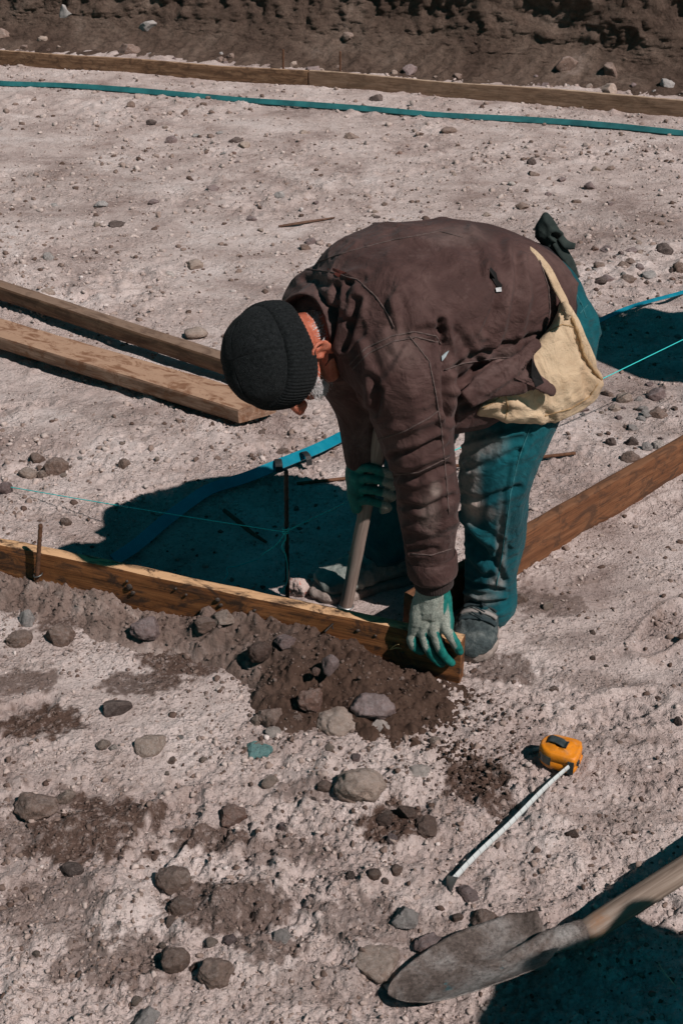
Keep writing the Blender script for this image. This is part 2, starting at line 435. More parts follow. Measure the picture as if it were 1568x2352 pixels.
# earth cut behind the far boards: line parallel to them
BA, BB = G(0, 128), G(1568, 240)
BDIR = (BB - BA)[:2] / np.linalg.norm((BB - BA)[:2]); BN = np.array([-BDIR[1], BDIR[0]])
BN = BN if BN[1] > 0 else -BN
def bank_t(x, y):
    return (x - BA[0]) * BN[0] + (y - BA[1]) * BN[1] - .40
def build_bank():
    s = np.r_[np.linspace(-34, -4, 40), np.linspace(-3.9, 11, 580), np.linspace(11.1, 40, 40)]
    # profile: scree toe, steep face, lip, plateau
    prof = np.array([(-.35, -.06), (-.1, .0), (.12, .045), (.30, .12), (.42, .22), (.50, .42), (.56, .75), (.66, 1.3), (.80, 2.0), (1.05, 2.35), (2.2, 2.5), (8, 2.6), (60, 2.7)])
    w = np.r_[np.linspace(0, 6.6, 125), np.linspace(6.8, 12, 22)]
    pt = np.interp(w, np.arange(13), prof[:, 0]); pz = np.interp(w, np.arange(13), prof[:, 1])
    S, T = np.meshgrid(s, pt, indexing='ij'); Z = np.broadcast_to(pz, S.shape).copy()
    n = lambda a, b, sd: perlin(S * a, Z * b + T * 2.0, seed=sd)
    T = T + .16 * perlin(S * .7, Z * .5, seed=31)
    up = sstep(.02, .35, Z)
    rid = 1 - np.abs(n(2.6, 1.9, 32)); rid2 = 1 - np.abs(n(6, 4.5, 33))
    d = up * (.10 * n(1.7, 1.5, 32) + .07 * (rid2 - .6) + .06 * (np.abs(n(8, 7, 34)) - .2) + .07 * np.maximum(n(5.2, 6.5, 40), 0)) + .034 * (np.abs(n(18, 16, 35)) - .2) + .024 * (np.abs(n(40, 36, 36)) - .2) + .007 * n(85, 85, 37)
    T = T - d
    Z = Z + (1 - up) * (.05 * np.maximum(n(7, 7, 38), 0) + .02 * n(16, 16, 39) + .012 * n(38, 38, 41)) * sstep(-.06, .01, Z)
    A = np.array([BA[0], BA[1]]) + BN * .40
    X = A[0] + BDIR[0] * S + BN[0] * T; Y = A[1] + BDIR[1] * S + BN[1] * T
    global BANK
    c0, c1 = 40, 620; sub = np.stack([X, Y, Z], -1)[c0:c1:2, :125]; BANK = bvh(sub.reshape(-1, 3), grid_faces(sub.shape[0], sub.shape[1]))
    me = mesh_np("earth_bank", np.stack([X, Y, Z], -1).reshape(-1, 3), grid_faces(*S.shape))
    t = NT("bank_soil"); c = t.coord()
    col = t.ramp(t.noise(c, 1.5, 9, .7, .5), [(.33, (.072, .047, .037)), (.48, (.122, .083, .065)), (.60, (.175, .125, .10)), (.75, (.30, .232, .20))])
    col = t.mix(1.0, col, t.ramp(t.noise(c, 26, 6, .7), [(.3, (.6, .58, .56)), (.55, (1, 1, 1)), (.8, (1.25, 1.22, 1.2))]), 'MULTIPLY')
    nb = t.bump(t.noise(c, 40, 5, .8), .022, 1.0, t.bump(t.noise(c, 13, 5, .7), .05, .9))
    obj("earth_bank", me, t.done(col, .97, nb, spec=.1), kind="structure")

# ------------------------------------------------------------------ stones
def icosphere(level):
    p = (1 + 5 ** .5) / 2
    v = [(-1,p,0),(1,p,0),(-1,-p,0),(1,-p,0),(0,-1,p),(0,1,p),(0,-1,-p),(0,1,-p),(p,0,-1),(p,0,1),(-p,0,-1),(-p,0,1)]
    v = [np.array(q) / np.linalg.norm(q) for q in v]
    f = [(0,11,5),(0,5,1),(0,1,7),(0,7,10),(0,10,11),(1,5,9),(5,11,4),(11,10,2),(10,7,6),(7,1,8),(3,9,4),(3,4,2),(3,2,6),(3,6,8),(3,8,9),(4,9,5),(2,4,11),(6,2,10),(8,6,7),(9,8,1)]
    for _ in range(level):
        c = {}; nf = []
        def mid(a, b):
            k = (min(a, b), max(a, b))
            if k not in c:
                m = v[a] + v[b]; v.append(m / np.linalg.norm(m)); c[k] = len(v) - 1
            return c[k]
        for a, b, d in f:
            x, y, z = mid(a, b), mid(b, d), mid(d, a); nf += [(a, x, z), (b, y, x), (d, z, y), (x, y, z)]
        f = nf
    return np.array(v), np.array(f)
ICO = {k: icosphere(k) for k in (0, 1, 3, 4)}
def rock_verts(seed, level, round_=0.5):
    round_ = round_ - .25
    r = np.random.default_rng(seed); v, f = ICO[level]; v = v.copy()
    v = v * (1 + .16 * perlin(v[:,0]*1.3+seed*3.1, v[:,1]*1.3, v[:,2]*1.3, seed=50))[:, None]
    for _ in range(int(5 + 9 * (1 - round_))):
        n = r.normal(size=3); n /= np.linalg.norm(n); d = r.uniform(.52 + .25 * round_, .93)
        e = np.maximum(0, v @ n - d); v = v - n * (e * (.92 - .3 * round_))[:, None]
    k = seed * 1.7
    dsp = .10 * perlin(v[:,0]*2.4+k, v[:,1]*2.4, v[:,2]*2.4, seed=51)
    if level >= 3:
        dsp = dsp + .05 * perlin(v[:,0]*5+k, v[:,1]*5, v[:,2]*5, seed=52) + .028 * perlin(v[:,0]*11+k, v[:,1]*11, v[:,2]*11, seed=53) + .014 * perlin(v[:,0]*22+k, v[:,1]*22, v[:,2]*22, seed=54)
    return v * (1 + dsp)[:, None], f
def stone_mat(name, a, b, dust=.25, dustcol=(.40, .33, .30)):
    t = NT(name); c = t.coord(loc=(3, 1, 2)); g = t.coord(kind='Generated')
    ra = t.rand(); off = t.n("ShaderNodeVectorMath", operation='ADD'); t.l(t.coord(), off.inputs[0]); 
    cb = t.n("ShaderNodeCombineXYZ"); t.l(t.math('MULTIPLY', ra, 37.0), cb.inputs[0]); t.l(cb.outputs[0], off.inputs[1]); c = off.outputs[0]
    base = t.mix(ra, a, b)
    col = t.mix(1.0, base, t.ramp(t.noise(c, 2.2, 7, .7, .3), [(.3, (.62, .6, .58)), (.5, (1, 1, 1)), (.7, (1.35, 1.3, 1.28))]), 'MULTIPLY')
    col = t.mix(t.ramp(t.noise(c, 3.1, 8, .75, .8), [(.52, 0.0), (.68, dust * 2.2)]), col, dustcol)
    col = t.mix(1.0, col, t.ramp(t.noise(c, 22, 4, .8), [(.30, (.45, .43, .42)), (.45, (.95, .95, .95)), (.6, (1.05, 1.05, 1.05)), (.74, (1.8, 1.75, 1.7))]), 'MULTIPLY')
    geo = t.n("ShaderNodeNewGeometry"); sx = t.n("ShaderNodeSeparateXYZ"); t.l(geo.outputs['Normal'], sx.inputs[0])
    top = t.math('MULTIPLY', t.ramp(sx.outputs[2], [(.25, 0.0), (.95, .75)]), t.ramp(t.noise(c, 5, 8, .75, .4), [(.36, 0.0), (.62, dust * 2.4)]))
    col = t.mix(top, col, dustcol)
    nb = t.bump(t.noise(c, 16, 8, .78), .0035, 1.0, t.bump(t.noise(c, 4, 5, .7), .006, .7))
    return t.done(col, .93, nb, spec=.18)
STONE = {
 'brown': stone_mat("brown_stone", (.15, .098, .078), (.215, .150, .122)),
 'mauve': stone_mat("mauve_stone", (.165, .115, .108), (.21, .150, .142), .3, (.34, .29, .29)),
 'dark': stone_mat("dark_stone", (.078, .057, .052), (.11, .08, .072), .15),
 'tan': stone_mat("tan_stone", (.27, .20, .165), (.34, .26, .215), .35, (.45, .38, .34)),
 'grey': stone_mat("grey_stone", (.26, .235, .225), (.34, .315, .305), .3, (.45, .42, .40)),
 'white': stone_mat("white_stone", (.50, .45, .42), (.58, .53, .50), .3, (.35, .27, .23)),
 'red': stone_mat("red_brown_stone", (.16, .088, .068), (.21, .125, .10), .25),
 'teal': stone_mat("teal_painted_stone", (.12, .27, .265), (.13, .28, .28), .22, (.30, .38, .36)),
 'clod': stone_mat("soil_clod", (.085, .053, .043), (.125, .082, .067), .1),
}
def place_stone(px, py, wpx, hpx, mat, label, seed, group=None, round_=.5, sink=.36, zoff=0.0, name="stone", mesh=None, yaw=None):
    g = G(px, py + hpx * .25); dep = proj(g)[1][0]
    rx = wpx / 2 / KF * dep; rz = max(.35 * rx, min(1.0 * rx, hpx / 2 / KF * dep * 1.05)); ry = rx * random.uniform(.75, 1.0)
    z = float(ground_h(g[0], g[1]))
    if zoff:
        for _ in range(3): z = max(z, float(heap_h(np.array([g[0]]), np.array([g[1]]))[0][0])); g = G(px, py + hpx * .25, z)
        rx *= .96
    if wpx > 40 and zoff == 0: sink = max(sink, .42)
    if mesh is None:
        lev = 4 if wpx > 55 else 3
        v, f = rock_verts(seed, lev, round_); mesh = mesh_np(name, v, f, round_ > .65)
    o = obj(name, mesh, None); o.location = (g[0], g[1], z + rz * (1 - 2 * sink)); o.scale = (rx, ry, rz)
    o.rotation_euler = (random.uniform(-.15, .15), random.uniform(-.15, .15), random.uniform(-.5, .5) if yaw is None else yaw)
    if not mesh.materials: mesh.materials.append(STONE[mat])
    o.material_slots[0].link = 'OBJECT'; o.material_slots[0].material = STONE[mat]
    tag(o, label, 'clod' if name == 'soil_clod' else 'stone', group)
    return o
BIG = [  # x, y, w, h, material, roundness, label, heap lift
 (140,1450,76,58,'brown',.9,"smooth rounded brown stone at the left foot of the soil heap",0),
 (44,1460,66,40,'brown',.7,"flattish brown stone touching the left picture edge below the heap",0),
 (66,1416,54,48,'grey',.1,"jagged blue-grey stone at the far left of the soil heap",.012),
 (262,1614,86,50,'dark',.1,"angular dark purple-brown block lying alone on pale dirt, left foreground",0),
 (347,1699,78,52,'tan',.6,"tan lump of stone with a sharp shadow, below the angular dark block",0),
 (238,1706,34,24,'tan',.5,"small tan stone left of the tan lump below the dark block",0),
 (262,1712,24,18,'white',.3,"small whitish chip between two tan stones in the left foreground",0),
 (595,1713,78,34,'teal',.4,"flat stone painted pale teal on the dirt below the heap",0),
 (625,1632,72,62,'brown',.35,"dark brown boulder, leftmost of the row at the heap's lower edge",0),
 (684,1640,36,42,'brown',.2,"upright brown stone between two larger stones of the heap's row",0),
 (706,1634,22,32,'mauve',.0,"thin pointed stone wedged in the row at the heap's lower edge",0),
 (713,1600,66,54,'red',.8,"rounded reddish stone just above the row, half in the soil heap",.02),
 (776,1648,98,68,'tan',.75,"large tan boulder in the middle of the row below the heap",0),
 (857,1613,106,66,'mauve',.45,"big mauve stone with pale dust on the heap's lower slope",.012),
 (868,1664,60,46,'white',.4,"white crumbly stone in front of the big mauve stone",0),
 (760,1521,50,58,'mauve',.1,"angular mauve stone stuck upright in the soil against the board",.04),
 (726,1538,22,26,'red',.8,"small round reddish stone left of the upright mauve stone",.03),
 (518,1416,56,34,'tan',.2,"pale brown angular stone touching the board above the heap",.03),
 (340,1433,80,46,'mauve',.3,"dusty mauve stone on the left part of the soil heap",.02),
 (470,1428,60,36,'brown',.4,"dust-brown lump on the heap left of the pale angular stone",.03),
 (596,1492,60,44,'clod',.8,"large rounded clod in the middle of the soil heap",.035),
 (655,1470,60,34,'mauve',.2,"slanting slab of mauve stone high on the heap at the board",.045),
 (625,1672,42,26,'white',.8,"small pale smooth stone under the leftmost boulder of the row",0),
 (590,1645,30,30,'tan',.6,"small pale stone just left of the dark brown boulder",0),
 (825,1796,122,92,'tan',.7,"largest pale tan boulder, in the middle of the foreground",0),
 (744,1806,38,28,'brown',.7,"small brown stone left of the largest tan boulder",0),
 (530,1862,78,54,'red',.35,"red-brown angular stone left of centre in the foreground",0),
 (620,1788,42,34,'tan',.4,"pale small stone with a dark shadow, between the teal stone and the red-brown one",0),
 (934,1862,50,66,'clod',-.1,"dark upright lump of moist soil right of the largest boulder",0),
 (988,1898,74,40,'clod',-.1,"broad dark clod right of the upright moist lump",0),
 (886,1886,50,26,'clod',.0,"low dark clod left of the upright moist lump",0),
 (402,2016,90,66,'brown',.8,"smooth brown boulder, topmost of the four along the foreground crack",0),
 (418,2076,64,52,'brown',.7,"brown stone just under the smooth brown boulder",0),
 (405,2202,66,70,'brown',.85,"dark brown rounded stone, third down the foreground crack",0),
 (495,2226,90,64,'brown',.7,"wide brown stone, lowest of the four along the foreground crack",0),
 (335,2318,72,96,'grey',.4,"grey stone standing at the bottom picture edge",0),
 (648,2132,72,64,'grey',.05,"split grey stone with a black crack in the lower middle",0),
 (167,1992,54,32,'dark',.8,"small dark rounded stone in the lower left on stained dirt",0),
 (82,1842,110,70,'brown',.6,"broad brown stone half buried near the left edge of the foreground",0),
 (152,1825,50,36,'tan',.4,"pale brown stone against the broad half buried one",0),
 (868,2186,116,84,'tan',.6,"tan boulder with a white patch, left of the shovel blade",0),
 (958,1772,60,30,'white',.7,"flat whitish stone right of the largest tan boulder",0),
 (860,2010,34,40,'brown',.6,"small brown upright stone in the lower middle, above the tan boulder",0),
 (910,1992,36,40,'brown',.6,"reddish small stone left of the tape's hook",0),
 (1075,2052,60,40,'mauve',.3,"mauve angular stone just below the tape's hook",0),
 (1050,2102,30,50,'brown',.4,"narrow brown stone in the crack below the hook",0),
 (1112,2112,70,56,'brown',.5,"brown lump right of the crack, above the shovel blade",0),
 (1045,2148,50,56,'tan',.0,"pale flat chip beside the crack near the shovel blade",0),
 (985,2146,78,70,'mauve',.4,"big grey-mauve clod left of the crack near the shovel blade",0),
 (930,2104,70,60,'grey',.4,"grey clod below and left of the tape's hook",0),
 (130,1066,60,58,'brown',.85,"rounded brown boulder lying above the blue string on the left",0),
 (86,1048,46,34,'brown',.3,"smaller brown stone left of the rounded boulder above the string",0),
 (66,1078,46,34,'tan',.6,"pale rounded stone left below the boulder above the string",0),
 (96,1083,24,30,'tan',.7,"small pale stone wedged beside the boulder above the string",0),
 (15,1118,36,32,'mauve',.3,"mauve stone at the left edge under the blue string",0),
 (286,1066,30,28,'brown',.6,"small brown stone alone right of the boulder above the string",0),
 (153,1200,28,24,'brown',.6,"brown pebble-like stone left of the worker's shadow",0),
 (447,606,42,28,'tan',.5,"tan stone standing out on bare dirt left of the worker's back",0),
 (390,627,26,20,'white',.3,"small whitish stone left of the tan stone behind the worker",0),
 (650,1030,30,20,'brown',.5,"small brown stone above the teal strip's clip",0),
 (270,514,40,22,'dark',.2,"dark stone in the left part of the bare ground behind",0),
 (347,283,28,18,'dark',.6,"dark round stone below the far teal strip on the left",0),
 (300,240,22,20,'brown',.5,"brown stone just under the far teal strip, left",0),
 (864,223,32,22,'dark',.3,"dark block between the far teal strip and the far board",0),
 (1030,301,40,22,'brown',.5,"brown stone below the far teal strip, right of centre",0),
 (1218,373,24,22,'dark',.4,"dark upright stone behind the worker's back, right of centre",0),
 (1197,473,38,26,'brown',.3,"angular brown stone just above the worker's hip",0),
 (1352,429,32,24,'mauve',.3,"mauve stone right of the cloth in the back pocket",0),
 (1523,577,44,34,'dark',.9,"large smooth dark boulder in the rubble near the right edge",0),
 (1556,618,36,38,'brown',.7,"brown boulder at the right edge below the smooth dark one",0),
 (1450,575,36,26,'mauve',.4,"mauve rock in the rubble patch right of the worker",0),
 (1492,632,40,28,'grey',.1,"angular grey rock in the middle of the right rubble patch",0),
 (1440,648,38,18,'brown',.6,"flat brown stone low in the right rubble patch",0),
 (1376,652,36,18,'dark',.5,"flat dark stone right of the worker's hip pocket",0),
 (1420,726,22,18,'white',.3,"pale stone beside the teal strip right of the worker",0),
 (1372,736,26,18,'white',.3,"whitish stone at the shadow's edge behind the worker's hip",0),
 (1430,912,36,30,'tan',.7,"rounded tan stone below the string right of the apron",0),
 (1508,900,54,40,'mauve',.4,"large mauve rock near the right edge below the shadow",0),
 (1474,936,28,22,'grey',.2,"grey rock below the large mauve one near the right edge",0),
 (1486,950,38,18,'grey',.3,"flat pale grey slab left of the right edge",0),
 (1508,945,44,46,'brown',.6,"brown boulder behind the pale slab near the right edge",0),
 (1484,1022,28,42,'grey',.1,"grey stone standing against the right-hand board",0),
 (1508,1022,36,26,'white',.4,"white stone behind the right-hand board",0),
 (1450,1010,40,30,'dark',.2,"dark rock left of the standing grey stone at the board",0),
 (1446,1050,46,30,'brown',.6,"brown stone touching the top of the right-hand board",0),
 (1404,1010,34,28,'dark',.1,"dark jagged rock in the gravel left of the board's rocks",0),
 (1330,935,44,26,'mauve',.1,"mauve angular rock right under the apron",0),
 (1195,1372,38,30,'brown',.7,"brown rounded stone just right of the turned-up trouser hem",0),
 (1256,1392,30,22,'tan',.4,"pale angular stone right of the near boot",0),
 (1556,1652,26,24,'dark',.4,"dark stone at the right picture edge above the tape measure",0),
 (1312,1920,36,26,'clod',.4,"small dark clod below right of the tape measure",0),
 (1000,1700,34,26,'tan',.4,"pale lump under the right end of the soil heap",0),
]
LANDMARKS = [(640,700,"the knit hat"),(270,740,"the narrow plank"),(250,850,"the wide plank"),(560,950,"the wide plank's end"),(140,1066,"the rounded boulder above the string"),(330,1160,"the cyan string"),
 (330,1230,"the shadow of the hat"),(600,1110,"the teal strip's black tabs"),(400,1190,"the teal strip's near end"),(90,1290,"the rusty stake"),(262,1613,"the angular dark block"),(595,1713,"the flat teal stone"),
 (825,1796,"the largest tan boulder"),(530,1862,"the red-brown angular stone"),(934,1866,"the upright moist lump"),(402,2016,"the smooth brown boulder"),(335,2318,"the grey stone at the bottom edge"),(82,1842,"the broad half buried stone"),
 (1292,1755,"the tape measure's case"),(1160,1900,"the tape's blade"),(1036,2033,"the tape's hook"),(1050,2230,"the shovel blade"),(1480,2040,"the shovel handle"),(1075,1540,"the near board's end"),(450,1480,"the soil heap's left half"),
 (1000,1640,"the soil heap's right tail"),(1100,1450,"the near boot"),(1350,1210,"the red-brown board"),(1520,1030,"the far part of the red-brown board"),(1380,870,"the apron's corner"),(1480,720,"the strip's right end"),(1460,820,"the shadow on the right"),
 (1270,530,"the tucked cloth"),(700,508,"the reddish twig"),(1030,301,"the brown stone by the far strip"),(347,283,"the dark round stone by the far strip"),(447,606,"the tan stone on bare dirt"),(250,205,"the far strip's left part"),(850,255,"the far strip's middle"),
 (1350,288,"the far strip's right part"),(1523,577,"the smooth dark boulder"),(1000,530,"the worker's back"),(270,514,"the dark stone far left"),(868,2186,"the tan boulder by the shovel"),(648,2132,"the split grey stone"),(100,430,"the left edge's upper part"),(1197,473,"the angular stone above the hip")]
USED = {}
WORD = {'brown': 'brown', 'mauve': 'mauve', 'dark': 'dark', 'tan': 'tan', 'grey': 'grey', 'white': 'whitish', 'red': 'reddish'}
PROPS = [(-.45, 3.93), (-1.05, 4.35), (-.55, 4.55), (-1.2, 5.0)]
def stone_label(px, py, w, m, rd):
    c = sorted(LANDMARKS, key=lambda q: (q[0] - px) ** 2 + 1.6 * (q[1] - py) ** 2)
    size = "tiny" if w < 17 else "small" if w < 22 else "fist-sized" if w > 28 else "middling"
    for q in c[:5]:
        dx, dy = px - q[0], py - q[1]
        side = ("right of" if dx > 0 else "left of") if abs(dx) > abs(dy) * 1.3 else ("below" if dy > 0 else "behind")
        far = math.hypot(dx, dy); d = "just " if far < 60 else "" if far < 150 else "well "
        lab = f"{size} {'rounded' if rd > .45 else 'angular'} {WORD[m]} stone {d}{side} {q[2]}"
        if lab not in USED: USED[lab] = 1; return lab
    return lab
def build_stones():
    for k, (x, y, w, h, m, rd, lab, zo) in enumerate(BIG):
        place_stone(x, y, w, h, m, lab, 100 + k, round_=rd, zoff=zo, name="soil_clod" if m == 'clod' else "stone")
    var = []; rds = []
    for k in range(18):
        rd = random.uniform(-.1, .75); rds.append(rd); v, f = rock_verts(400 + k, 3, rd); var.append(mesh_np("stone", v, f, False))
    r = np.random.default_rng(5)
    cl = [(1450,620,130,60,30),(1460,960,110,90,26),(540,340,140,50,8),(640,500,200,60,10),(880,500,90,30,6),(1300,420,180,60,10),(230,450,200,60,7),(480,260,160,40,6),
          (100,1060,120,60,5),(900,1940,140,120,8),(450,2120,180,120,10),(1400,1480,200,140,6),(600,950,300,100,5),(750,1830,150,80,6),(500,1730,200,80,6)]
    pts = []
    for cx, cy, sx, sy, c in cl:
        for _ in range(c): pts.append((r.normal(cx, sx * .6), r.normal(cy, sy * .6)))
    while len(pts) < 178: pts.append((r.uniform(-10, 1575), 200 + 2150 * r.uniform() ** 1.1))
    for x, y in pts:
        if (abs(x - 700) < 90 and abs(y - 508) < 25) or y < 175 + x * .09 or x < -15 or x > 1580 or y > 2360: continue
        w = 15 * r.uniform() ** -.36; w = min(w, 34)
        if 1000 < y and x > 1100: w *= .8
        m = r.choice(['brown', 'mauve', 'dark', 'tan', 'grey', 'white', 'red'], p=[.24, .22, .07, .28, .12, .03, .04]); k = r.integers(18)
        place_stone(x, y, w, w * r.uniform(.55, .85), m, stone_label(x, y, w, m, rds[k]), 0, "loose stones on the building ground", mesh=var[k], yaw=r.uniform(0, 6.28), sink=.46)
    # rocks on the toe of the bank
    bp = [(100,92,34),(295,112,40),(340,60,52),(150,30,60),(800,84,34),(1300,150,80),(1050,175,24),(940,165,44),(905,168,20),(1400,165,50),(1530,195,40),(530,130,26)]
    while len(bp) < 46:
        x = r.uniform(-10, 1580); bp.append((x, 104 + x * .075 + r.normal(0, 13), 11 * r.uniform() ** -.45))
    for x, y, w in sorted(bp):
        g = BA[:2] + BDIR * (x / 1568 * np.linalg.norm((BB - BA)[:2])); w = min(w, 64); k = r.integers(18)
        up = max(0.0, (112 + x * .075 - y)) / 330.0; gg = g + BN * (.30 + up * 1.1); z = .02 + up * .9
        o = obj("stone", var[k], None); rr = w / 2 / 330
        hp = hit(BANK, x, y)[0]; hp = np.array([gg[0], gg[1], z]) if hp is None else hp
        o.location = hp; o.scale = (rr, rr * .85, rr * .75); o.rotation_euler = (r.uniform(-.4, .4), r.uniform(-.4, .4), r.uniform(0, 6))
        m = r.choice(['brown', 'mauve', 'tan', 'grey'], p=[.4, .25, .25, .1])
        o.material_slots[0].link = 'OBJECT'; o.material_slots[0].material = STONE[m]
        near = "the dark board's left end" if x < 250 else "the dark board's middle" if x < 500 else "the thin stakes" if x < 800 else "the paler board's start" if x < 1050 else "the paler board's middle" if x < 1320 else "the paler board's right end"
        sz = "boulder" if w > 38 else "rock" if w > 18 else "pebble"; hi = "high on the bank" if up > .12 else "at the bank's foot"
        for ex in ("", " lower one", " upper one", " leftmost", " rightmost"):
            lab = f"{'rounded' if rds[k] > .45 else 'angular'} {WORD[m]} {sz} {hi} behind {near}{',' if ex else ''}{ex}"
            if lab not in USED: break
        USED[lab] = 1
        tag(o, lab, "stone", "rocks at the foot of the bank")
def build_gravel():
    r = np.random.default_rng(11); V = []; F = []; C = []; off = 0
    t0 = [rock_verts(700 + k, 0, .1) for k in range(8)]; t1 = [rock_verts(720 + k, 1, .0) for k in range(8)]
    n = 27000; nb_ = 12500
    px = r.uniform(-260, 1830, n + nb_); py = 150 + 2330 * r.uniform(size=n + nb_); lar = np.arange(n + nb_) >= n; n = n + nb_
    gr = np.array([ray(a, b) for a, b in zip(px, py)]); t = -CAM_H / gr[:, 2]; gx = gr[:, 0] * t; gy = gr[:, 1] * t
    keep = (bank_t(gx, gy) < .2)
    dens = .35 + .9 * perlin(gx * 1.3 + 4, gy * 1.3, seed=4) + .5 * perlin(gx * 4, gy * 4, seed=61)
    patch = .9 * perlin(gx * 1.5, gy * 1.5, seed=62) + .6 * perlin(gx * 5, gy * 5, seed=63) + .6 * sstep(2.3, 1.7, gy)
    keep &= r.uniform(size=n) < np.where(lar, np.clip(patch * 1.5 + .26, .06, 1), np.clip(dens + .35, .12, 1))
    lar = lar[keep]
    px, py, gx, gy = px[keep], py[keep], gx[keep], gy[keep]; n = len(px)
    dep = gy * CP + CAM_H * SP
    rad = (1.8 + .9 * sstep(3.6, 5.5, dep)) / KF * dep * r.uniform(size=n) ** -.42
    rad = np.minimum(rad, 8.0 / KF * dep); rad = np.minimum(rad, .022)
    rl = 4.2 / KF * dep * r.uniform(size=n) ** -.38; rad = np.where(lar, np.minimum(rl, np.minimum(12.0 / KF * dep, .034)), rad)
    z = ground_h(gx, gy)
    big = rad * KF / dep > 5.2; pick = r.integers(8, size=n); tone = r.uniform(size=n) ** np.where(lar, 1.8, 1.2) * (1 - .9 * ground_dark(gx, gy))
    for lvl, tp in ((False, t0), (True, t1)):
        for q in range(8):
            ix = np.nonzero((big == lvl) & (pick == q))[0]; v, f = tp[q]; m = len(ix)
            if not m: continue
            a = r.uniform(0, 6.28, m)[:, None]; sy = r.uniform(.6, 1, m)[:, None]; sz = r.uniform(.5, .8, m)[:, None]; R_ = rad[ix][:, None]
            X, Y, Z = v[None, :, 0], v[None, :, 1] * sy, v[None, :, 2] * sz
            W = np.stack([(X * np.cos(a) - Y * np.sin(a)) * R_ + gx[ix][:, None], (X * np.sin(a) + Y * np.cos(a)) * R_ + gy[ix][:, None], Z * R_ + (z[ix] + rad[ix] * np.where(lar[ix], .08, .25))[:, None]], -1)
            V.append(W.reshape(-1, 3)); F.append((f[None] + off + (np.arange(m) * len(v))[:, None, None]).reshape(-1, 3)); off += m * len(v); C.append(np.repeat(tone[ix], len(v)))
    me = mesh_np("gravel", np.concatenate(V), np.concatenate(F), smooth=False); add_attr(me, "tone", np.concatenate(C))
    t = NT("gravel"); c = t.coord()
    col = t.ramp(t.attr("tone"), [(0, (.085, .055, .044)), (.13, (.22, .16, .135)), (.35, (.36, .285, .255)), (.80, (.43, .355, .325)), (.97, (.46, .385, .355)), (1, (.54, .48, .46))])
    col = t.mix(1.0, col, t.ramp(t.noise(c, 130, 4), [(.3, .75), (.7, 1.15)]), 'MULTIPLY')
    obj("gravel", me, t.done(col, .95, spec=.12), kind="stuff", label="loose pebbles and crumbs of dirt strewn over the ground")

# ------------------------------------------------------------------ dark soil heap against the near board
NB0 = G(1054, 1570)[:2]; NBL = PY(0, 1252, 2.815)[:2]
NBD = (NBL - NB0) / np.linalg.norm(NBL - NB0); NBN = np.array([NBD[1], -NBD[0]]); NBN = NBN if NBN[1] < 0 else -NBN
def heap_h(x, y):
    s = (x - NB0[0]) * NBD[0] + (y - NB0[1]) * NBD[1]; t = (x - NB0[0]) * NBN[0] + (y - NB0[1]) * NBN[1]
    hm = np.interp(s, [-.12, -.02, .08, .18, .30, .42, .55, .70, .90, 1.15, 1.4, 2.4], [0, .012, .035, .058, .080, .086, .070, .050, .040, .046, .052, .045])
    wd = np.interp(s, [-.12, .0, .10, .25, .40, .55, .75, .95, 1.15, 1.5, 2.4], [.10, .22, .26, .26, .20, .15, .13, .12, .12, .14, .15])
    wd = wd * (1 + .35 * perlin(s * 6, s * 0 + .5, seed=71)); hm = hm * (1 + sstep(.35, .7, s) * (.55 * perlin(x * 5.5, y * 5.5, seed=79)))
    pk = np.interp(s, [-.1, .1, .25, .45, .8], [.12, .09, .05, .01, 0.0])
    q = np.maximum(t - pk, 0) / np.maximum(wd, .05)
    h = hm * np.clip(1 - q ** 1.3, -.6, 1)
    h = h * np.where(t < pk, 1 - .55 * sstep(0, 1, (pk - t) / .12) * (pk > .03), 1)
    fade = np.clip(h / .02, 0, 1)
    h += (.25 + fade) * (.014 * perlin(x * 11, y * 11, seed=72) + .022 * (np.abs(perlin(x * 22, y * 22, seed=73)) - .2) + .013 * (np.abs(perlin(x * 48, y * 48, seed=74)) - .2) + .0075 * (np.abs(perlin(x * 95, y * 95, seed=75)) - .2) + .003 * perlin(x * 190, y * 190, seed=76))
    return h - .012, s, t
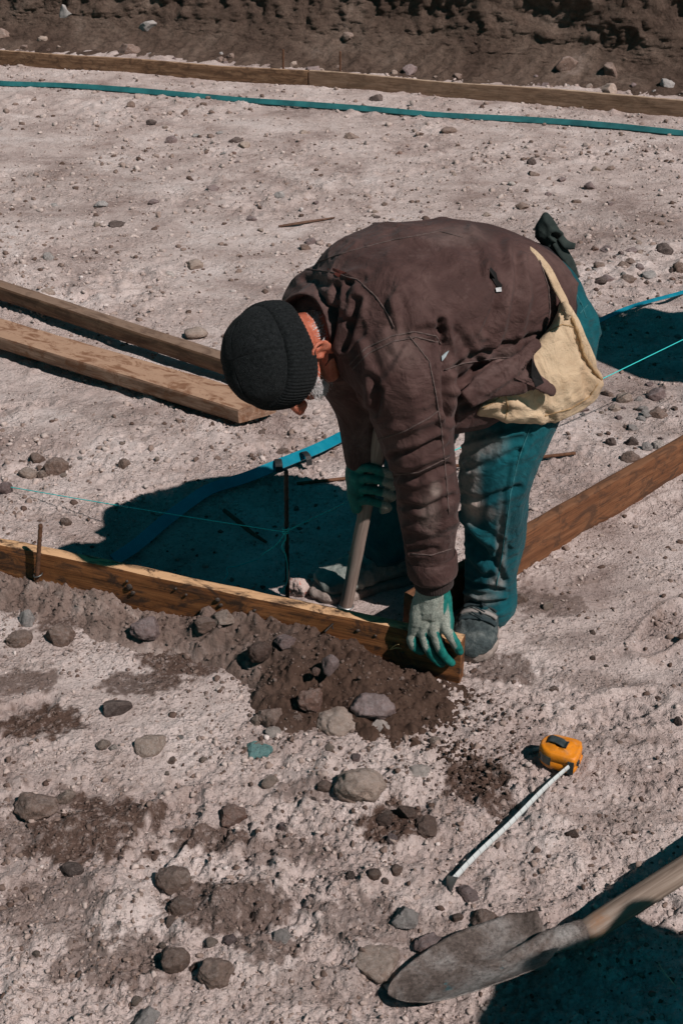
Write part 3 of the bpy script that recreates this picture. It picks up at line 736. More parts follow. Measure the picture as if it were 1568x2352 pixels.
def build_heap():
    ns, nt = 520, 120
    s = np.linspace(-.16, 2.0, ns); t = np.linspace(-.002, .36, nt)
    S, T = np.meshgrid(s, t, indexing='ij'); X = NB0[0] + NBD[0] * S + NBN[0] * T; Y = NB0[1] + NBD[1] * S + NBN[1] * T
    H, _, _ = heap_h(X, Y)
    me = mesh_np("soil_heap", np.stack([X, Y, H], -1).reshape(-1, 3), grid_faces(ns, nt)[:, ::-1])
    wet = sstep(.75, .25, S + .12 * perlin(X * 5, Y * 5, seed=77) + .05 * perlin(X * 20, Y * 20, seed=78))
    add_attr(me, "wet", wet.ravel())
    tt = NT("dark_soil"); c = tt.coord()
    dry = tt.ramp(tt.noise(c, 9, 9, .75, .4), [(.32, (.13, .088, .073)), (.5, (.215, .158, .136)), (.64, (.36, .29, .262))])
    wt = tt.ramp(tt.noise(c, 30, 8, .75), [(.3, (.040, .023, .017)), (.55, (.082, .050, .037)), (.75, (.125, .08, .062))])
    nb = tt.bump(tt.noise(c, 160, 7, .75), .006, 1.0, tt.bump(tt.noise(c, 50, 5, .7), .007, .8))
    obj("soil_heap", me, tt.done(tt.mix(tt.attr("wet"), dry, wt), .96, nb, spec=.12), kind="stuff", label="heap of dark crumbly soil thrown against the near form board")

    # crumbs of the same soil
    r = np.random.default_rng(21); V, F, C, off = [], [], [], 0; tp = [rock_verts(760 + k, 0, .0) for k in range(6)]
    n = 3800; ss = r.uniform(-.2, 1.7, n); tt_ = np.abs(r.normal(0, .16, n)) * np.interp(ss, [-.2, .3, .8, 1.7], [1.3, 1.5, .9, .9])
    sp = G(1095, 1800); sp2 = G(1040, 1720)
    xy = NB0 + NBD * ss[:, None] + NBN * tt_[:, None]; tail = np.arange(n) % 7 == 0; u = r.uniform(size=n)[:, None]
    xy = np.where(tail[:, None], (sp * u + sp2 * (1 - u))[:, :2] + r.normal(0, .028, (n, 2)), xy)
    hh, s_, t_ = heap_h(xy[:, 0], xy[:, 1]); zz = np.maximum(hh, ground_h(xy[:, 0], xy[:, 1]))
    for k in range(n):
        if t_[k] < .003: continue
        rad = min(.0019 * r.uniform() ** -.45, .0075); v, f = tp[r.integers(6)]; a = r.uniform(0, 6.28); c_, s2 = math.cos(a), math.sin(a)
        q = v * (1, r.uniform(.7, 1), r.uniform(.6, .9)); q = np.stack([q[:, 0] * c_ - q[:, 1] * s2, q[:, 0] * s2 + q[:, 1] * c_, q[:, 2]], 1) * rad
        V.append(q + (xy[k, 0], xy[k, 1], zz[k] + rad * .3)); F.append(f + off); off += len(v); C.append(np.full(len(v), .95 if tail[k] else np.clip(.75 - s_[k] + r.normal(0, .15), 0, 1)))
    me = mesh_np("soil_crumbs", np.concatenate(V), np.concatenate(F), smooth=False); add_attr(me, "wet", np.concatenate(C))
    obj("soil_crumbs", me, bpy.data.materials["dark_soil"], kind="stuff", label="crumbs of dark soil scattered over and around the heap")
# ================================================================== TIMBER, STRIPS, STAKES, TOOLS
def wood_mat(name, cols, stain=None, stain_amt=.5, grain=1.0, rough=.85, topcol=None):
    """grain runs along local x; topcol: separate colour for the upper face"""
    t = NT(name)
    c = t.coord((1.6, 14, 14)); n1 = t.noise(c, 3.0, 8, .6, .3)
    col = t.ramp(n1, [(.30, cols[0]), (.5, cols[1]), (.70, cols[2])])
    g = t.noise(t.coord((2, 90, 90)), 3.5, 4, .6)
    col = t.mix(grain, col, t.ramp(g, [(.34, (.58, .54, .51)), (.48, (1, 1, 1)), (.7, (1.15, 1.12, 1.1))]), 'MULTIPLY')
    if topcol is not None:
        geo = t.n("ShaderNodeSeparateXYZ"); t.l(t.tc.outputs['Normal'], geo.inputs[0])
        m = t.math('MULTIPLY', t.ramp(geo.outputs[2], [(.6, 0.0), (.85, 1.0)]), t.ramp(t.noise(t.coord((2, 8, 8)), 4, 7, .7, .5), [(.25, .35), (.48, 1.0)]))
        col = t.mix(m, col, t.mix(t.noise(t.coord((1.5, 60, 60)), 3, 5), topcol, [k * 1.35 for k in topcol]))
    if stain is not None:
        s = t.noise(t.coord((4.5, 9, 9)), 2.6, 8, .7, .9)
        col = t.mix(t.ramp(s, [(.48, 0.0), (.60, stain_amt)]), col, stain)
    d = t.noise(t.coord((4, 10, 10)), 9, 7, .75)
    col = t.mix(t.ramp(d, [(.62, 0.0), (.70, .8)]), col, (.05, .034, .026))
    nb = t.bump(g, .0012, .8, t.bump(t.noise(t.coord(), 60, 5, .7), .0015, .6))
    return t.done(col, rough, nb, spec=.2)
def board(name, label, p0, p1, th, ht, side, mat, z0=0.0, z1=0.0, group=None, roll=0.0, seed=0, warp=.004, chip=.002, slant=0.0):
    """timber from p0 to p1 (front lower edge on the ground), thickness towards `side` (+1 away)"""
    p0 = np.array([*p0[:2], z0]); p1 = np.array([*p1[:2], z1]); d = p1 - p0; L = np.linalg.norm(d)
    v, f = box_grid(L, th, ht, max(12, int(L / .03)), 4, 6)
    # edge rounding
    yy, zz = v[:, 1] / th * 2 - 1, v[:, 2] / ht * 2 - 1
    corner = np.maximum(0, np.abs(yy) + np.abs(zz) * 1 - 1.0) * (np.abs(yy) > .9) * (np.abs(zz) > .9)
    v[:, 1] -= np.sign(yy) * corner * .0022; v[:, 2] -= np.sign(zz) * corner * .0022
    k = seed * 5.3
    v[:, 1] += warp * perlin(v[:, 0] * 1.1 + k, v[:, 0] * 0, seed=81) + chip * perlin(v[:, 0] * 9 + k, v[:, 2] * 30, v[:, 1] * 30, seed=82) * .7
    v[:, 2] += warp * .8 * perlin(v[:, 0] * 1.3 + k, v[:, 0] * 0 + 3, seed=83) + chip * perlin(v[:, 0] * 13 + k, v[:, 1] * 30, v[:, 2] * 30, seed=84) * .8
    v[:, 0] += slant * (v[:, 1] / th) + chip * perlin(v[:, 1] * 50 + k, v[:, 2] * 50, v[:, 0], seed=85) * .5
    me = mesh_np(name, v, f, smooth=False)
    o = obj(name, me, mat); X = Vector(d / L); Yv = Vector((0, 0, 1)).cross(X).normalized() * 1.0
    if (Yv.y > 0) != (side > 0): 
        # mirror: run from the other end so that local y points the wanted way
        o.location = Vector(p1); X = -X; Yv = -Yv
    else: o.location = Vector(p0)
    Z = X.cross(Yv)
    M = Matrix((X, Yv, Z)).transposed().to_4x4() @ Matrix.Rotation(roll, 4, 'X')
    o.rotation_euler = M.to_euler(); tag(o, label, "board" if "board" in name else "plank", group)
    o['_'] = 0; del o['_']
    return o, Matrix.Translation(o.location) @ M
def part_on(o, M, name, v, f, mat, smooth=True):
    Mi = np.array(M.inverted()); v = np.asarray(v, float); v = v @ Mi[:3, :3].T + Mi[:3, 3]
    return obj(name, mesh_np(name, v, f, smooth), mat, o)
RUST = simple("rusty_steel", (.07, .034, .020), (.16, .075, .042), 60, .85, .001, 300, .25)
DARKMETAL = simple("dark_metal", (.018, .016, .015), (.05, .042, .038), 60, .6, .0008, 200, .6)
STEEL = simple("worn_steel", (.16, .17, .17), (.30, .31, .31), 50, .42, .0006, 200, .85)
def build_timber():
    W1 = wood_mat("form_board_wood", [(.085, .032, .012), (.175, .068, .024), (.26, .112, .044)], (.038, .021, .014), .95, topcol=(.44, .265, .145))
    s = np.r_[NB0 + NBD * 2.9]
    o, M = board("form_board", "orange-brown muddy form board in front, the worker's hand on its end", s, NB0, .036, .122, 1, W1, -.004, -.002, seed=1, warp=.005, chip=.003)
    # dark clods of mud and nails on the front face
    for (x, y, r) in [(838,1447,1),(320,1345,0),(830,1455,2)]:
        pass
    def face_pt(x, y, out=0.0):
        # intersection of picture ray with the board's front plane
        d = ray(x, y); n = np.array([NBN[0], NBN[1], 0]); q = np.array([NB0[0], NB0[1], 0]) + n * out
        t = ((q - CAMP) @ n) / (d @ n); return CAMP + d * t
    for pts, rad in [([(765,1432,.0),(752,1445,.022),(745,1452,.03)], .0022), ([(762,1436,.002),(764,1444,.02)], .0018)]:
        P = [face_pt(a, b, c) for a, b, c in pts]; part_on(o, M, "nail", *tube(P, rad, 8, sub=8), DARKMETAL)
    for k, (x, y, w) in enumerate([(822,1448,7),(298,1348,12),(306,1362,9),(292,1335,6),(500,1378,9),(507,1390,8),(862,1460,5),(955,1498,8),(404,1352,5),(585,1402,6),(428,1366,5),(925,1500,5)]):
        c = face_pt(x, y, .002); v, f = rock_verts(900 + k, 1, .6); part_on(o, M, "mud_splash", c + v * np.array([w, 4, w]) * .00075, f, MUD)
    for k, pts in enumerate([[(895,1492,.003),(908,1482,.012),(916,1480,.02)], [(897,1492,.003),(910,1488,.012),(922,1489,.016)]]):
        part_on(o, M, "wood_splinter", *tube([face_pt(*p) for p in pts], [.0014, .001, .0004], 6, sub=6), simple("splinter", (.45, .28, .12), (.55, .36, .18)))
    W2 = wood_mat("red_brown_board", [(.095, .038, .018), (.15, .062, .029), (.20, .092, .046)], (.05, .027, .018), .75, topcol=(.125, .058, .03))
    a = G(1162, 1336); b = G(1568, 1091); d = (b - a) / np.linalg.norm(b - a); e = a - d * .36
    far = b + d * 1.3
    o2, M2 = board("form_board", "red-brown form board running to the right edge between the worker's feet", e, far, .034, .125, 1, W2, -.006, -.006, seed=2)
    n = np.array([-d[1], d[0], 0.0]); n = n if n[1] < 0 else -n
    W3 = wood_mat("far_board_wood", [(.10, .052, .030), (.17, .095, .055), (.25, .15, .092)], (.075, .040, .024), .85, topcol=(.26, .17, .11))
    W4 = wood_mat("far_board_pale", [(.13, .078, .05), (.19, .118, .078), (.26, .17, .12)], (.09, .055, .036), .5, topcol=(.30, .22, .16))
    p0, p1, p2 = G(-130, 138), G(706, 197), G(1568, 268); 
    board("form_board", "dark stained board edging the far side, left of the joint", p0 + (p0 - p1) * .9, p1, .035, .118, 1, W3, -.02, -.02, seed=3, warp=.01)
    q = p1 + (p2 - p1) / np.linalg.norm(p2 - p1) * .012
    board("form_board", "paler brown board edging the far side, right of the joint", q, p2 + (p2 - p1) * 1.0, .035, .122, 1, W4, -.02, -.02, seed=4, warp=.01)
    for k, (x, y) in enumerate(PROPS):
        v, f = rock_verts(970 + k, 1, .3); o = obj('stone', mesh_np('stone', v, f, False), STONE['tan']); o.location = (x, y, .016); o.scale = (.05, .04, .028)
        tag(o, ['stone wedged under the wide plank near its right end', 'stone wedged under the wide plank towards the left edge', 'stone wedged under the narrow plank near the hat', 'stone wedged under the narrow plank towards the left edge'][k], 'stone')
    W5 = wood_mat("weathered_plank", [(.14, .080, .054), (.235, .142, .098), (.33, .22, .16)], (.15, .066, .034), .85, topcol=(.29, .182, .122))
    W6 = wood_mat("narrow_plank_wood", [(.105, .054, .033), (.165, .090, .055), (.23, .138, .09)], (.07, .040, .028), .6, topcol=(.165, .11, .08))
    # lower, wider plank: front bottom edge
    a = G(548, 972, .034); b = G(0, 803, .034); d = (b - a)[:2] / np.linalg.norm((b - a)[:2])
    ea = b[:2] + d * 1.2
    board("plank", "wide weathered plank on the ground left, end nearest the worker's hat", ea, a, .135, .052, 1, W5, .036, .032, seed=5, slant=.05, warp=.004)
    a = G(512, 862, .034); b = G(0, 690, .034); d = (b - a)[:2] / np.linalg.norm((b - a)[:2]); ea = b[:2] + d * 1.2; eb = a[:2] - d * .10
    board("plank", "narrow brown plank on the ground left, partly behind the worker's hat", ea, eb, .060, .060, 1, W6, .036, .032, seed=6, warp=.004)
MUD = simple("wet_mud", (.022, .016, .013), (.06, .042, .034), 80, .55, .002, 250, spec=.5)
TEAL = None
def ribbon(pts, wid, th, up=(0, 0, 1), sub=60, roll=None):
    """flat strip: width across, thickness along up; returns closed mesh"""
    p, s, u = resample(pts, sub); t = np.gradient(p, axis=0); t /= np.linalg.norm(t, axis=1)[:, None]
    upv = np.array(up, float); B = np.cross(t, upv); B /= np.linalg.norm(B, axis=1)[:, None]; N = np.cross(B, t)
    if roll is not None:
        r = np.interp(u, s, roll)[:, None]; B, N = B * np.cos(r) + N * np.sin(r), N * np.cos(r) - B * np.sin(r)
    w = np.interp(u, s, np.broadcast_to(wid, (len(pts),)))[:, None]
    prof = [(-.5, -.5), (-.5, .5), (-.25, .62), (.25, .62), (.5, .5), (.5, -.5)]
    v = np.stack([p + B * w * a + N * th * b for a, b in prof], 1).reshape(-1, 3); n = len(prof)
    f = grid_faces(sub, n, True).tolist(); f.append(list(range(n))[::-1]); f.append([(sub - 1) * n + k for k in range(n)])
    return v, f
def build_strips():
    global TEAL
    t = NT("teal_plastic"); c = t.coord()
    col = t.ramp(t.noise(c, 9, 7, .7), [(.3, (.002, .10, .15)), (.55, (.003, .165, .235)), (.75, (.02, .235, .30))])
    TEAL = t.done(col, .27, t.bump(t.noise(c, 60, 5), .0006), spec=.9)
    DULL = simple('dull_teal_plastic', (.004, .055, .062), (.016, .125, .13), 7, .7, .001)
    P = [(262,1292,.006),(300,1268,.01),(370,1210,.014),(430,1163,.016),(480,1130,.018),(560,1104,.022),(650,1068,.03),(730,1035,.026),(800,1000,.02),(950,930,.014),(1150,838,.014),(1350,752,.02),(1440,712,.03),(1568,675,.03),(1760,600,.02)]
    pts = [G(x, y, z) + (0, 0, .008) for x, y, z in P]
    wid = [.034,.036,.036,.036,.036,.036,.035,.035,.034,.030,.026,.020,.016,.016,.016]
    r = thing("plastic_strip", "teal plastic strip curving from the near board past the worker to the right edge", "strip", pts[0])
    child("strip", *ribbon(pts, wid, .0035, sub=140, roll=[-.55]*len(pts)), TEAL, r, smooth=False)
    blk = simple("black_tape", (.012, .012, .013), (.03, .03, .03), 40, .5, .0005)
    for (x, y, dx, dy, w) in [(640, 1072, -6, -26, .022), (700, 1050, 22, 22, .018)]:
        q = G(x, y, .036); e1 = G(x + dx, y + dy, .036) - q; e1 = e1 / np.linalg.norm(e1); lat = np.array([e1[1], -e1[0], 0])
        arc = [q - e1 * .026 + (0, 0, -.004), q - e1 * .012 + (0, 0, .012), q + e1 * .008 + (0, 0, .016), q + e1 * .026 + (0, 0, .012), q + e1 * .034 + (0, 0, -.012)]
        child("tape_tab", *ribbon(arc, w, .0025, sub=16), blk, r, smooth=False)
    P = [(-900,128),(-450,158),(-60,186),(0,190),(150,197),(300,208),(450,219),(560,229),(700,241),(850,251),(1000,262),(1200,274),(1400,290),(1568,306),(1700,318),(2300,372)]
    pts = [G(x, y, .02) + (0, 0, .004 * math.sin(k * 1.7)) for k, (x, y) in enumerate(P)]
    r2 = thing("plastic_strip", "long straight teal plastic strip lying in front of the far boards", "strip", pts[0])
    child("strip", *ribbon(pts, .040, .006, sub=160, roll=[-.75 + .12 * math.sin(k * 2.1) for k in range(len(pts))]), DULL, r2, smooth=False)
def build_stakes():
    def stake(label, base, top, rad, name="rebar_stake", mat=RUST, tie=None):
        base = np.array(base, float); top = np.array(top, float); n = 60
        p = np.linspace(base - (top - base) / np.linalg.norm(top - base) * .10, top, n); rr = rad * (1 + .10 * np.sin(np.arange(n) * 2.1))
        r = thing(name, label, "stake", base); child("rod", *tube(p, rr, 12), mat, r)
        if tie is not None: child("wire_tie", *tie, STEEL, r)
        return r
    def front(x, y, out):
        d = ray(x, y); n = np.array([NBN[0], NBN[1], 0]); q = np.array([NB0[0], NB0[1], 0]) + n * out
        t = ((q - CAMP) @ n) / (d @ n); return CAMP + d * t
    b, t_ = front(85, 1338, .012), front(94, 1205, .02)
    c = front(88, 1321, .013); a = np.linspace(-.6, math.pi + 1.0, 18)
    ring = np.stack([c[0] + .011 * np.cos(a), c[1] - .011 * np.sin(a), c[2] + .004 * np.cos(a) + .001 * a], 1)
    stake("rusty stake in front of the near board's left part with a wire tie", b, t_, .0055, tie=tube(ring, .0016, 8))
    Yc = G(662, 1362)[1]
    stake("dark thin stake with knotted string, standing behind the near board in the worker's shadow", PY(660, 1362, Yc), PY(657, 1080, Yc + .01), .0055, mat=DARKMETAL)
    g = G(650, 181); stake("thin rust-red stake left of the joint behind the far boards", (g[0], g[1] + .06, 0), PY(650, 113, g[1] + .06), .008)
    g = G(781, 188); stake("thin rust-red stake right of the joint behind the far boards", (g[0], g[1] + .06, 0), PY(781, 118, g[1] + .06), .007)
    # strings
    st = NT("cyan_string"); ST = st.done(st.mix(st.noise(st.coord(), 200, 3), (.02, .42, .42), (.04, .55, .52)), .6)
    k = PY(656, 1222, Yc - .006)
    def sag(a, b, n=30, s=.006):
        u = np.linspace(0, 1, n)[:, None]; p = a * (1 - u) + b * u; p[:, 2] -= s * 4 * (u * (1 - u))[:, 0]; return p
    L = PY(0, 1111, 3.36); L2 = k + (L - k) * 1.5
    o = mesh_np("marking_string", *tube(sag(L2, k), .0015, 6)); tag(obj("marking_string", o, ST), "taut cyan string from the left edge to the dark stake", "string")
    R = PY(1385, 868, 3.45); R2 = k + (R - k) * 1.55
    o = mesh_np("marking_string", *tube(sag(k + (.004, 0, .004), R2, 60, .002), .0015, 6)); tag(obj("marking_string", o, ST), "taut cyan string from the dark stake past the worker to the right", "string")
    zs = lambda x, y, Y: PY(x, y, Y)
    a = np.array([k, zs(640, 1245, Yc - .01), zs(610, 1268, Yc + .02), G(570, 1292, .012), G(535, 1302, .008), G(522, 1303, .01), G(523, 1318, .004), G(513, 1334, .006)])
    m1 = tube(a, .0014, 6, sub=60)
    b = np.array([k + (0, -.004, 0), zs(655, 1240, Yc - .012), zs(648, 1252, Yc - .014), zs(656, 1275, Yc - .014), zs(660, 1310, Yc - .014), zs(656, 1345, Yc - .016), zs(640, 1368, Yc - .03)])
    m2 = tube(b, .0016, 6, sub=60)
    an = np.linspace(0, 6 * math.pi, 60); w = np.stack([k[0] + .0075 * np.cos(an), k[1] + .006 + .0075 * np.sin(an), k[2] - .008 + .0009 * an], 1)
    r = thing("string_ends", "loose cyan string ends hanging from the knot on the dark stake", "string", k)
    child("knot", *tube(w, .0018, 6), ST, r); child("loose_end", *m1, ST, r); child("loose_end", *m2, ST, r)
    # rods and twigs on the ground
    def rod(name, label, pts, rad, mat, cat, sub=40):
        me = mesh_np(name, *tube(np.array(pts), rad, 8, sub=sub)); tag(obj(name, me, mat), label, cat)
    rod("rebar_rod", "thin rusty rod lying on the ground behind the worker's legs", [G(682,1111,.012), G(800,1098,.012), G(1000,1075,.016), G(1222,1052,.012), G(1320,1041,.012)], .0055, RUST, "rod")
    tw = simple("twig_bark", (.07, .035, .024), (.14, .08, .055), 50, .9)
    rod("twig", "reddish twig lying on the bare ground above the worker's shoulder", [G(640,520,.008), G(690,512,.018), G(730,506,.012), G(768,500,.008)], [.006,.007,.006,.004], tw, "twig")
    rod("twig", "dark bent stick lying inside the worker's shadow", [G(515,1172,.01), G(550,1200,.014), G(580,1225,.016), G(612,1246,.006)], [.006,.007,.006,.004], tw, "twig")
    rod("twig", "thin pale dry stalk in the black shadow at lower right", [G(1512,2212,.006), G(1520,2228,.018), G(1538,2250,.014), G(1554,2270,.006)], [.0012,.0014,.0012,.0008], simple("straw", (.42, .33, .24), (.5, .4, .3)), "twig")
    # broken brick lump behind the board
    r = thing("brick_lump", "crumbly pinkish brick and mortar lump behind the near board at the boot", "rubble", G(700, 1360))
    c = G(690, 1350, .0); v, f = rock_verts(950, 4, .2); v = c + v * (.032, .04, .045)
    t = NT("brick_mortar"); cc = t.coord(); col = t.ramp(t.noise(cc, 60, 5, .6), [(.42, (.42, .33, .30)), (.58, (.40, .30, .27)), (.62, (.40, .10, .07)), (.8, (.45, .14, .10))])
    child("lump", v, f, t.done(col, .95, t.bump(t.noise(cc, 90, 6), .006)), r)

# ------------------------------------------------------------------ tape measure
def nv2(a, b):
    q = np.array([a, b], float); return q / np.linalg.norm(q)
def build_tape():
    P1, P2 = G(1308, 1776, .012), G(1036, 2033, .012)
    b = (P2 - P1)[:2]; L = np.linalg.norm(b); b /= L; vv = np.array([b[1], -b[0]]); vv = vv if vv[0] < 0 else -vv   # away from the flat side
    base = np.array([P1[0], P1[1], float(ground_h(P1[0], P1[1]))])
    cb = nv2(-.39, -.92); cv = nv2(-.92, .39)
    def W(u, v, z): return np.array([P1[0] + b[0]*u + vv[0]*v, P1[1] + b[1]*u + vv[1]*v, base[2] + z])
    def C(u, v, z): return np.array([P1[0] + .004 + cb[0]*u + cv[0]*v, P1[1] + cb[1]*u + cv[1]*v, base[2] + z])
    r = thing("tape_measure", "yellow tape measure lying on its side with its steel blade pulled out", "tape measure", base)
    # D-shaped outline (u along the flat side towards the mouth, v away from the flat side)
    prof = [(.004, -.004), (.005, .004), (.004, .02), (.003, .040)]
    for a in np.linspace(.08, math.pi - .08, 24): prof.append((-.031 + .035 * math.cos(a), .043 + .036 * math.sin(a)))
    prof += [(-.066, .03), (-.066, .006), (-.063, -.003), (-.050, -.0075), (-.03, -.008), (-.01, -.0075)]
    prof = np.array(prof); cen = np.array([-.031, .034]); H = .043
    rows = [(0, .90), (.004, .975), (.010, 1.0), (.020, 1.0), (.0205, .985), (.0225, .985), (.023, 1.0), (.034, 1.0), (.0395, .975), (H, .91)]
    v = []
    for z, s in rows:
        for p in prof: q = cen + (p - cen) * s; v.append(C(q[0], q[1], z + .002))
    n = len(prof); f = grid_faces(len(rows), n, True)[:, ::-1].tolist()
    c0 = len(v)
    for s, z in ((.84, H + .0006), (.70, H + .0004), (.66, H + .0020), (.3, H + .0024)):
        for p in prof: q = cen + (p - cen) * s; v.append(C(q[0], q[1], z + .002))
    for k in range(4):
        a0 = (len(rows) - 1) * n if k == 0 else c0 + (k - 1) * n; a1 = c0 + k * n
        for j in range(n): f.append([a0 + j, a1 + j, a1 + (j + 1) % n, a0 + (j + 1) % n])
    f.append([c0 + 3 * n + j for j in range(n)]); f.append([j for j in range(n)][::-1])
    yel = NT("yellow_plastic"); c = yel.coord()
    ycol = yel.mix(yel.ramp(yel.noise(c, 55, 7, .7), [(.52, 0.0), (.70, .55)]), (.60, .19, .004), (.26, .11, .03))
    ycol = yel.mix(yel.ramp(yel.noise(c, 22, 7, .75), [(.50, 0.0), (.72, .5)]), ycol, (.42, .30, .22))
    YEL = yel.done(ycol, .55, yel.bump(yel.noise(c, 240, 4), .0008), spec=.4)
    case = child("case", v, f, YEL, r)
    dk = simple("dark_rubber", (.012, .020, .022), (.04, .052, .056), 80, .6, .0008)
    cl = [C(-.036, .064, H + .004), C(-.036, .060, H + .0085), C(-.035, .048, H + .010), C(-.033, .034, H + .0085), C(-.032, .026, H + .0055), C(-.0315, .021, H + .0075)]
    child("belt_clip", *ribbon(cl, .021, .0022, sub=20), dk, r, smooth=False)
    def blk(name, u0, v0, z0, du, dv, dz, mat, nn=2):
        q, ff = box_grid(du, dv, dz, nn, nn, nn); q = np.array([C(u0 + x, v0 + y, z0 + z) for x, y, z in q]); child(name, q, ff, mat, r, smooth=False)
    glass = simple("tinted_window", (.02, .045, .045), (.05, .08, .075), 20, .15, 0, spec=.6)
    q = []; A = np.linspace(.10, 1.05, 10)
    for rad in (.0362, .030):
        for z in (.013, .033):
            for a in A: q.append(C(-.031 + (rad - .0005) * math.cos(a), .043 + (rad + .0006) * math.sin(a), z))
    ff = grid_faces(2, 10).tolist() + [[20 + x for x in y][::-1] for y in grid_faces(2, 10).tolist()] + [[j, 20+j, 21+j, j+1] for j in range(9)] + [[10+j, 11+j, 31+j, 30+j] for j in range(9)] + [[0,10,30,20],[9,29,39,19]]
    child("window", q, ff, glass, r, smooth=False)
    blk("mouth", .0035, -.003, .006, .004, .013, .031, dk)
    blk("lock_button", -.016, -.0105, .022, .010, .004, .010, dk)
    blk("side_grip", -.05, -.0100, .010, .022, .003, .008, YEL)
    # steel blade standing on edge with its slight hollow
    n = 60; u = np.linspace(.002, L, n); wav = .003 * np.sin(u * 9) + .0015 * np.sin(u * 23)
    zc = np.interp(u, [0, .1, L * .6, L], [.021, .018, .014, .013])
    zg = np.array([max(0, float(ground_h(*W(x, 0, 0)[:2]) - base[2]) - .004) for x in u]); zc = zc + np.linspace(zg[:12].mean(), zg[-12:].mean(), n) * .7 + .002
    v = []; hs = np.linspace(-.5, .5, 5); wd = .0125
    tilt = np.interp(u, [0, .12, L], [.05, .30, .40])
    for th in (.0004, -.0004):
        for k in range(n):
            for h in hs:
                off = .003 * (1 - 4 * h * h) * -1 + th
                v.append(W(u[k], .002 + wav[k] + off + h * wd * math.sin(tilt[k]), zc[k] + h * wd * math.cos(tilt[k])))
    gf = grid_faces(n, 5); m = n * 5
    f = gf.tolist() + [[x + m for x in q][::-1] for q in gf.tolist()]
    for k in range(n - 1):
        f.append([k*5, (k+1)*5, m+(k+1)*5, m+k*5]); f.append([k*5+4, m+k*5+4, m+(k+1)*5+4, (k+1)*5+4])
    bt = NT("tape_blade"); dt = bt.n("ShaderNodeVectorMath", operation='DOT_PRODUCT'); bt.l(bt.tc.outputs['Object'], dt.inputs[0]); dt.inputs[1].default_value = (b[0], b[1], 0)
    tick = bt.math('LESS_THAN', bt.math('FRACT', bt.math('MULTIPLY', dt.outputs['Value'], 50.0)), .07)
    sx = bt.n("ShaderNodeSeparateXYZ"); bt.l(bt.tc.outputs['Object'], sx.inputs[0])
    tcol = bt.mix(bt.math('MULTIPLY', tick, .6), bt.mix(bt.noise(bt.coord(), 60, 5), (.40, .42, .415), (.54, .56, .55)), (.04, .045, .05))
    BT = bt.done(tcol, .4, metal=.15, spec=.45)
    bl = child("blade", v, f, BT, r)
    # red-free tick marks along the upper edge, 1 cm apart
    hk = []
    for (x, y, z) in [(-.004, -.012, .026), (.001, -.013, .030), (.012, -.012, .012), (.014, -.010, -.004), (.002, .010, -.006), (-.003, .012, .016)]:
        hk.append(W(L + x, y, z + .004))
    e = np.array([b[0], b[1], 0]) * .0016
    v = [p for p in hk] + [p + e for p in hk]; f = [[0,1,2,3,4,5][::-1], [6,7,8,9,10,11]] + [[k, (k+1) % 6, 6 + (k+1) % 6, 6 + k] for k in range(6)]
    child("end_hook", v, f, STEEL, r, smooth=False)

